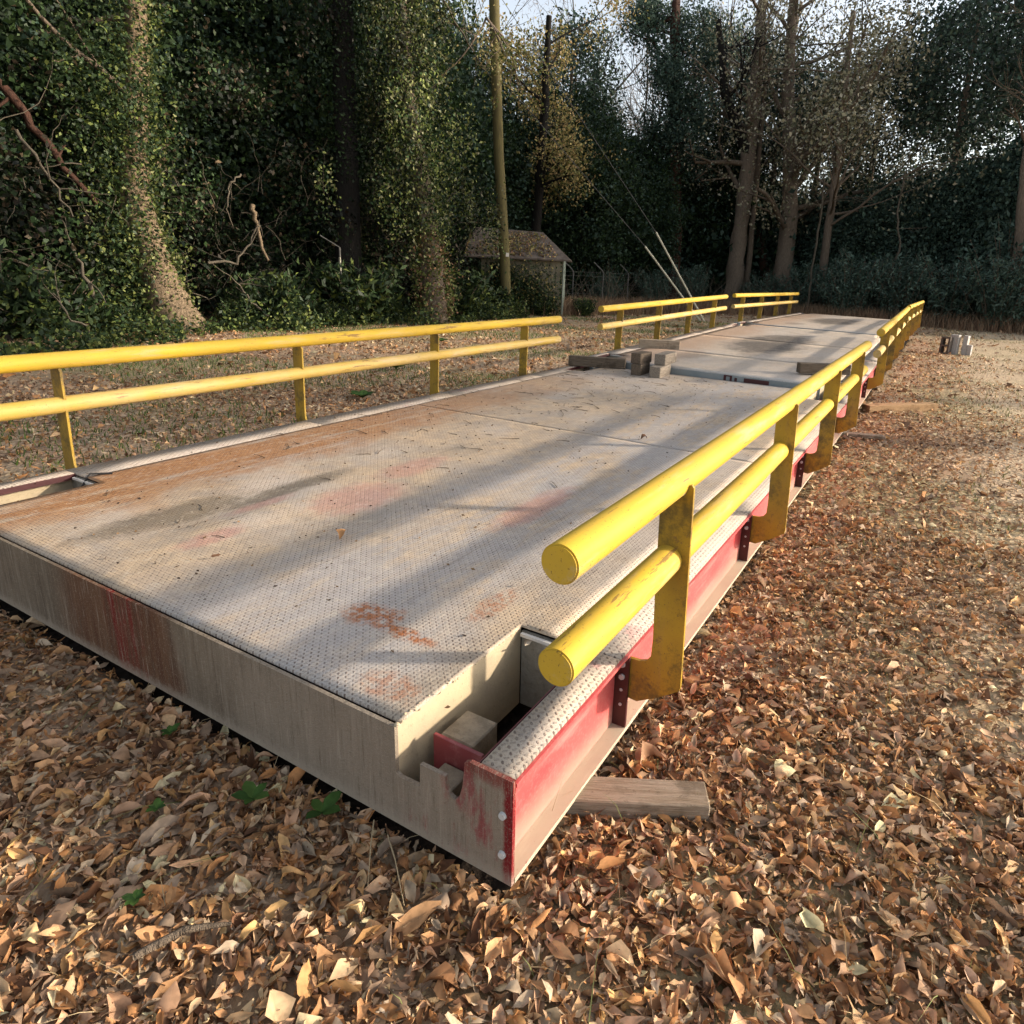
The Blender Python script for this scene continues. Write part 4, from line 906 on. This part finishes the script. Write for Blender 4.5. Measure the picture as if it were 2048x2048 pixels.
n = 15000; t_ = rng.uniform(0, 1, n); x = np.interp(t_, [0, .25, .5, .75, 1], [19.5, 24, 30, 29.6, 28.6]) + rng.normal(0, .7, n); y = np.interp(t_, [0, .25, .5, .75, 1], [12.0, 10.2, 7.0, 1.5, -9]) + rng.normal(0, .5, n)
V, Fc, c = blades(x, y, .55, .010, [(.25, .15, .09), (.32, .20, .12), (.18, .11, .07), (.38, .27, .17)], .45)
tag(link('dry_grass', mesh_np('dry_grass', V, Fc, c), m_grass), 'knee high rusty dry grass along the far edge of the clearing', 'grass', kind='stuff')
# stray straw and weeds in the foreground
n = 900; x, y = scatter(.4, 5, 60); V, Fc, c = blades(x, y, .10, .0016, [(.50, .38, .22), (.40, .30, .17), (.20, .22, .08)], 1.3)
tag(link('straw', mesh_np('straw', V, Fc, c), m_grass), 'thin dry stalks poking out of the near leaves', 'straw', kind='stuff')

def sprout(label, p, n, size, pal):
    th = np.linspace(0, 6.28, n, endpoint=False) + rng.normal(0, .2, n); N_ = np.stack([np.cos(th), np.sin(th), np.full(n, .35)], 1)
    Vs = []; Fs = []
    for k in range(n):
        d = Vector(N_[k]).normalized(); s_ = d.cross(Vector((0, 0, 1))).normalized(); L_ = size * random.uniform(.7, 1.1); o = len(Vs)
        for u, wd, zz in ((0, .05, 0), (.35, .3, .10), (.7, .27, .10), (1, .02, .02)):
            c0 = d * L_ * u + Vector((0, 0, zz * L_)); Vs += [c0 - s_ * wd * L_, c0 - Vector((0, 0, .05 * L_)), c0 + s_ * wd * L_]
        for i in range(3):
            for j in range(2): Fs.append((o + i * 3 + j, o + i * 3 + j + 1, o + (i + 1) * 3 + j + 1, o + (i + 1) * 3 + j))
    V = np.array([tuple(v) for v in Vs]); me = mesh_np('weed', V, np.array(Fs), np.repeat(np.array([pal[k % len(pal)] for k in range(n)]), 12, axis=0))
    ob = link('weed', me, m_grass, smooth=True); ob.location = p; return tag(ob, label, 'weed')
GS = [(.055, .115, .022), (.08, .15, .03), (.04, .09, .02)]
sprout('four leaved green seedling in the leaves below the end plate', (-.13, .80, GZ + .045), 5, .055, GS)
sprout('broad green leaf pair right beside the deck near the corner', (-.06, .60, GZ + .04), 4, .065, GS)
sprout('small pale green sprout left of the seedling', (-.29, .99, GZ + .045), 6, .03, GS)
sprout('tiny green tuft farther left under the rusty part of the end plate', (-.09, 1.27, GZ + .04), 6, .035, GS)
sprout('light green tuft at the lower left corner', (-.47, .76, GZ + .045), 6, .03, GS)
for k, (x, y) in enumerate(((6.2, 6.3), (4.3, 5.0), (9.5, 8.2))):
    sprout(['bright green weed behind the second left post', 'bright green weed behind the first left post', 'green weed in the leaves toward the wood'][k], (x, y, GZ + .03), 12, .16, GS)
def stick(label, a, b_, r, mat=m_straw):
    a, b_ = Vector(a), Vector(b_); m = (a + b_) / 2 + Vector((.01, .01, .012)); V, Fc = tube_np(np.array([a, a.lerp(m, .5), m, m.lerp(b_, .5), b_]) - np.array(a), [r, r, r * .8, r * .7, r * .4], 6, .08)
    o = link('stick', mesh_np('stick', V, Fc), mat, smooth=True); o.location = a; return tag(o, label, 'stick')
stick('long pale straw stick in the leaves below the near corner', (-.03, .38, GZ + .05), (-.16, .20, GZ + .05), .0022)
stick('second pale stick crossing the leaves left of the near corner', (-.02, .44, GZ + .06), (-.17, .31, GZ + .05), .002)
stick('grey stick at the right edge of the picture', (2.2, -1.75, GZ + .04), (1.75, -2.1, GZ + .04), .008)
stick('thick brown twig at the bottom left', (-.55, .62, GZ + .05), (-.40, .50, GZ + .06), .009, m_bark)

# cement crust clinging to the edges of the nearest deck
cr = []
for k in range(70):
    q = random.random() * .44
    if q < .45: p = (random.uniform(.01, .6), NY1 + random.uniform(-.002, .012), H + random.uniform(-.012, .002))
    elif q < .75: p = (random.uniform(-.003, .004), random.uniform(.36, 2.9), H + random.uniform(-.010, .0))
    else: p = (random.uniform(-.004, .0), random.uniform(.36, 2.6), random.uniform(.0, .012))
    r_ = random.uniform(.001, .004) * (1.5 if random.random() < .1 else 1); O = np.array([[1, 0, 0], [0, 1, 0], [-1, 0, 0], [0, -1, 0], [0, 0, .8], [0, 0, -.8]]) * r_ * rng.uniform(.6, 1.5, (6, 1)) * np.array([1.6, 1.6, 1]) + np.array(p)
    cr.append((O, np.array([[0, 1, 4], [1, 2, 4], [2, 3, 4], [3, 0, 4], [1, 0, 5], [2, 1, 5], [3, 2, 5], [0, 3, 5]])))
V, Fc = merge(cr); link('cement_crust', mesh_np('cement_crust', V, Fc), m_conc, m1)['kind'] = 'stuff'
# debris on the near deck: twigs, crumbs, a few leaves
out = []
for k in range(120):
    x0 = 6.3 - abs(random.gauss(0, 2.4)) if random.random() < .8 else random.uniform(.4, 6.2); x0 = max(.5, x0); y0 = min(WD - .25, max(.5, random.gauss(2.4, .55))); a = random.gauss(1.2, .6); L_ = random.uniform(.04, .15) * (1.5 if random.random() < .1 else 1); z0 = H + dent(x0, y0) + .004
    p = [np.array([x0, y0, z0])]
    for i in range(4): a += random.gauss(0, .25); p.append(p[-1] + np.array([math.cos(a) * L_ / 4, math.sin(a) * L_ / 4, random.uniform(-.001, .003)]))
    out.append((np.array(p), np.linspace(.0026, .001, 5)))
V, Fc = merge([tube_np(p, r, 4) for p, r in out])
tag(link('twig_debris', mesh_np('twig_debris', V, Fc), m_bark), 'scattered dark twigs lying on the nearest deck', 'twigs', kind='stuff')
n = 900; x = rng.uniform(.1, 6.3, n); y = rng.normal(2.0, .85, n).clip(.3, WD - .05); z = np.array([H + dent(a, b_) for a, b_ in zip(x, y)]) + .004
V, Fc, c = leaves_np(np.stack([x, y, z], 1), .016, [(.08, .05, .03), (.20, .12, .06), (.05, .035, .03)]); V[:, 2] = np.clip(V[:, 2], np.repeat(z, 4) - .002, np.repeat(z, 4) + .004)
tag(link('leaf_crumbs', mesh_np('leaf_crumbs', V, Fc, c), m_litter), 'dark crumbs of leaf and dirt on the nearest deck', 'debris', kind='stuff')
for k, (x, y, lab, ci) in enumerate(((3.22, 1.05, 'clump of dark leaf caught on the seam of the nearest deck', 8), (.78, 1.42, 'single orange leaf on the middle of the nearest deck', 5), (.36, 1.66, 'small dark leaf near the front edge of the nearest deck', 8))):
    V, Fc, c = curled(np.zeros((1, 3)), np.array([.11 if k == 0 else .04]), True); c[:] = LP[ci]
    o = link('fallen_leaf', mesh_np('fallen_leaf', V, Fc, c), m_litter); o.location = (x, y, H + dent(x, y) + .018); tag(o, lab, 'leaf')
# shavings of the torn plate in the near corner pocket
V, Fc, c = curled(np.zeros((1, 3)), np.array([.12]), True)
o = link('torn_plate', mesh_np('torn_plate', V, Fc), m_flange, m1); o.location = (.57, .33, H - .03); o.rotation_euler = (.3, .4, .5)
# load cell cable in the left pocket
tubes_obj('cable', [(np.array([[.50, WD - .30, .20], [.56, WD - .26, .27], [.62, WD - .22, .315], [.70, WD - .28, .31]]), [.006] * 4)], m_black, m1, seg=6, rough=0)
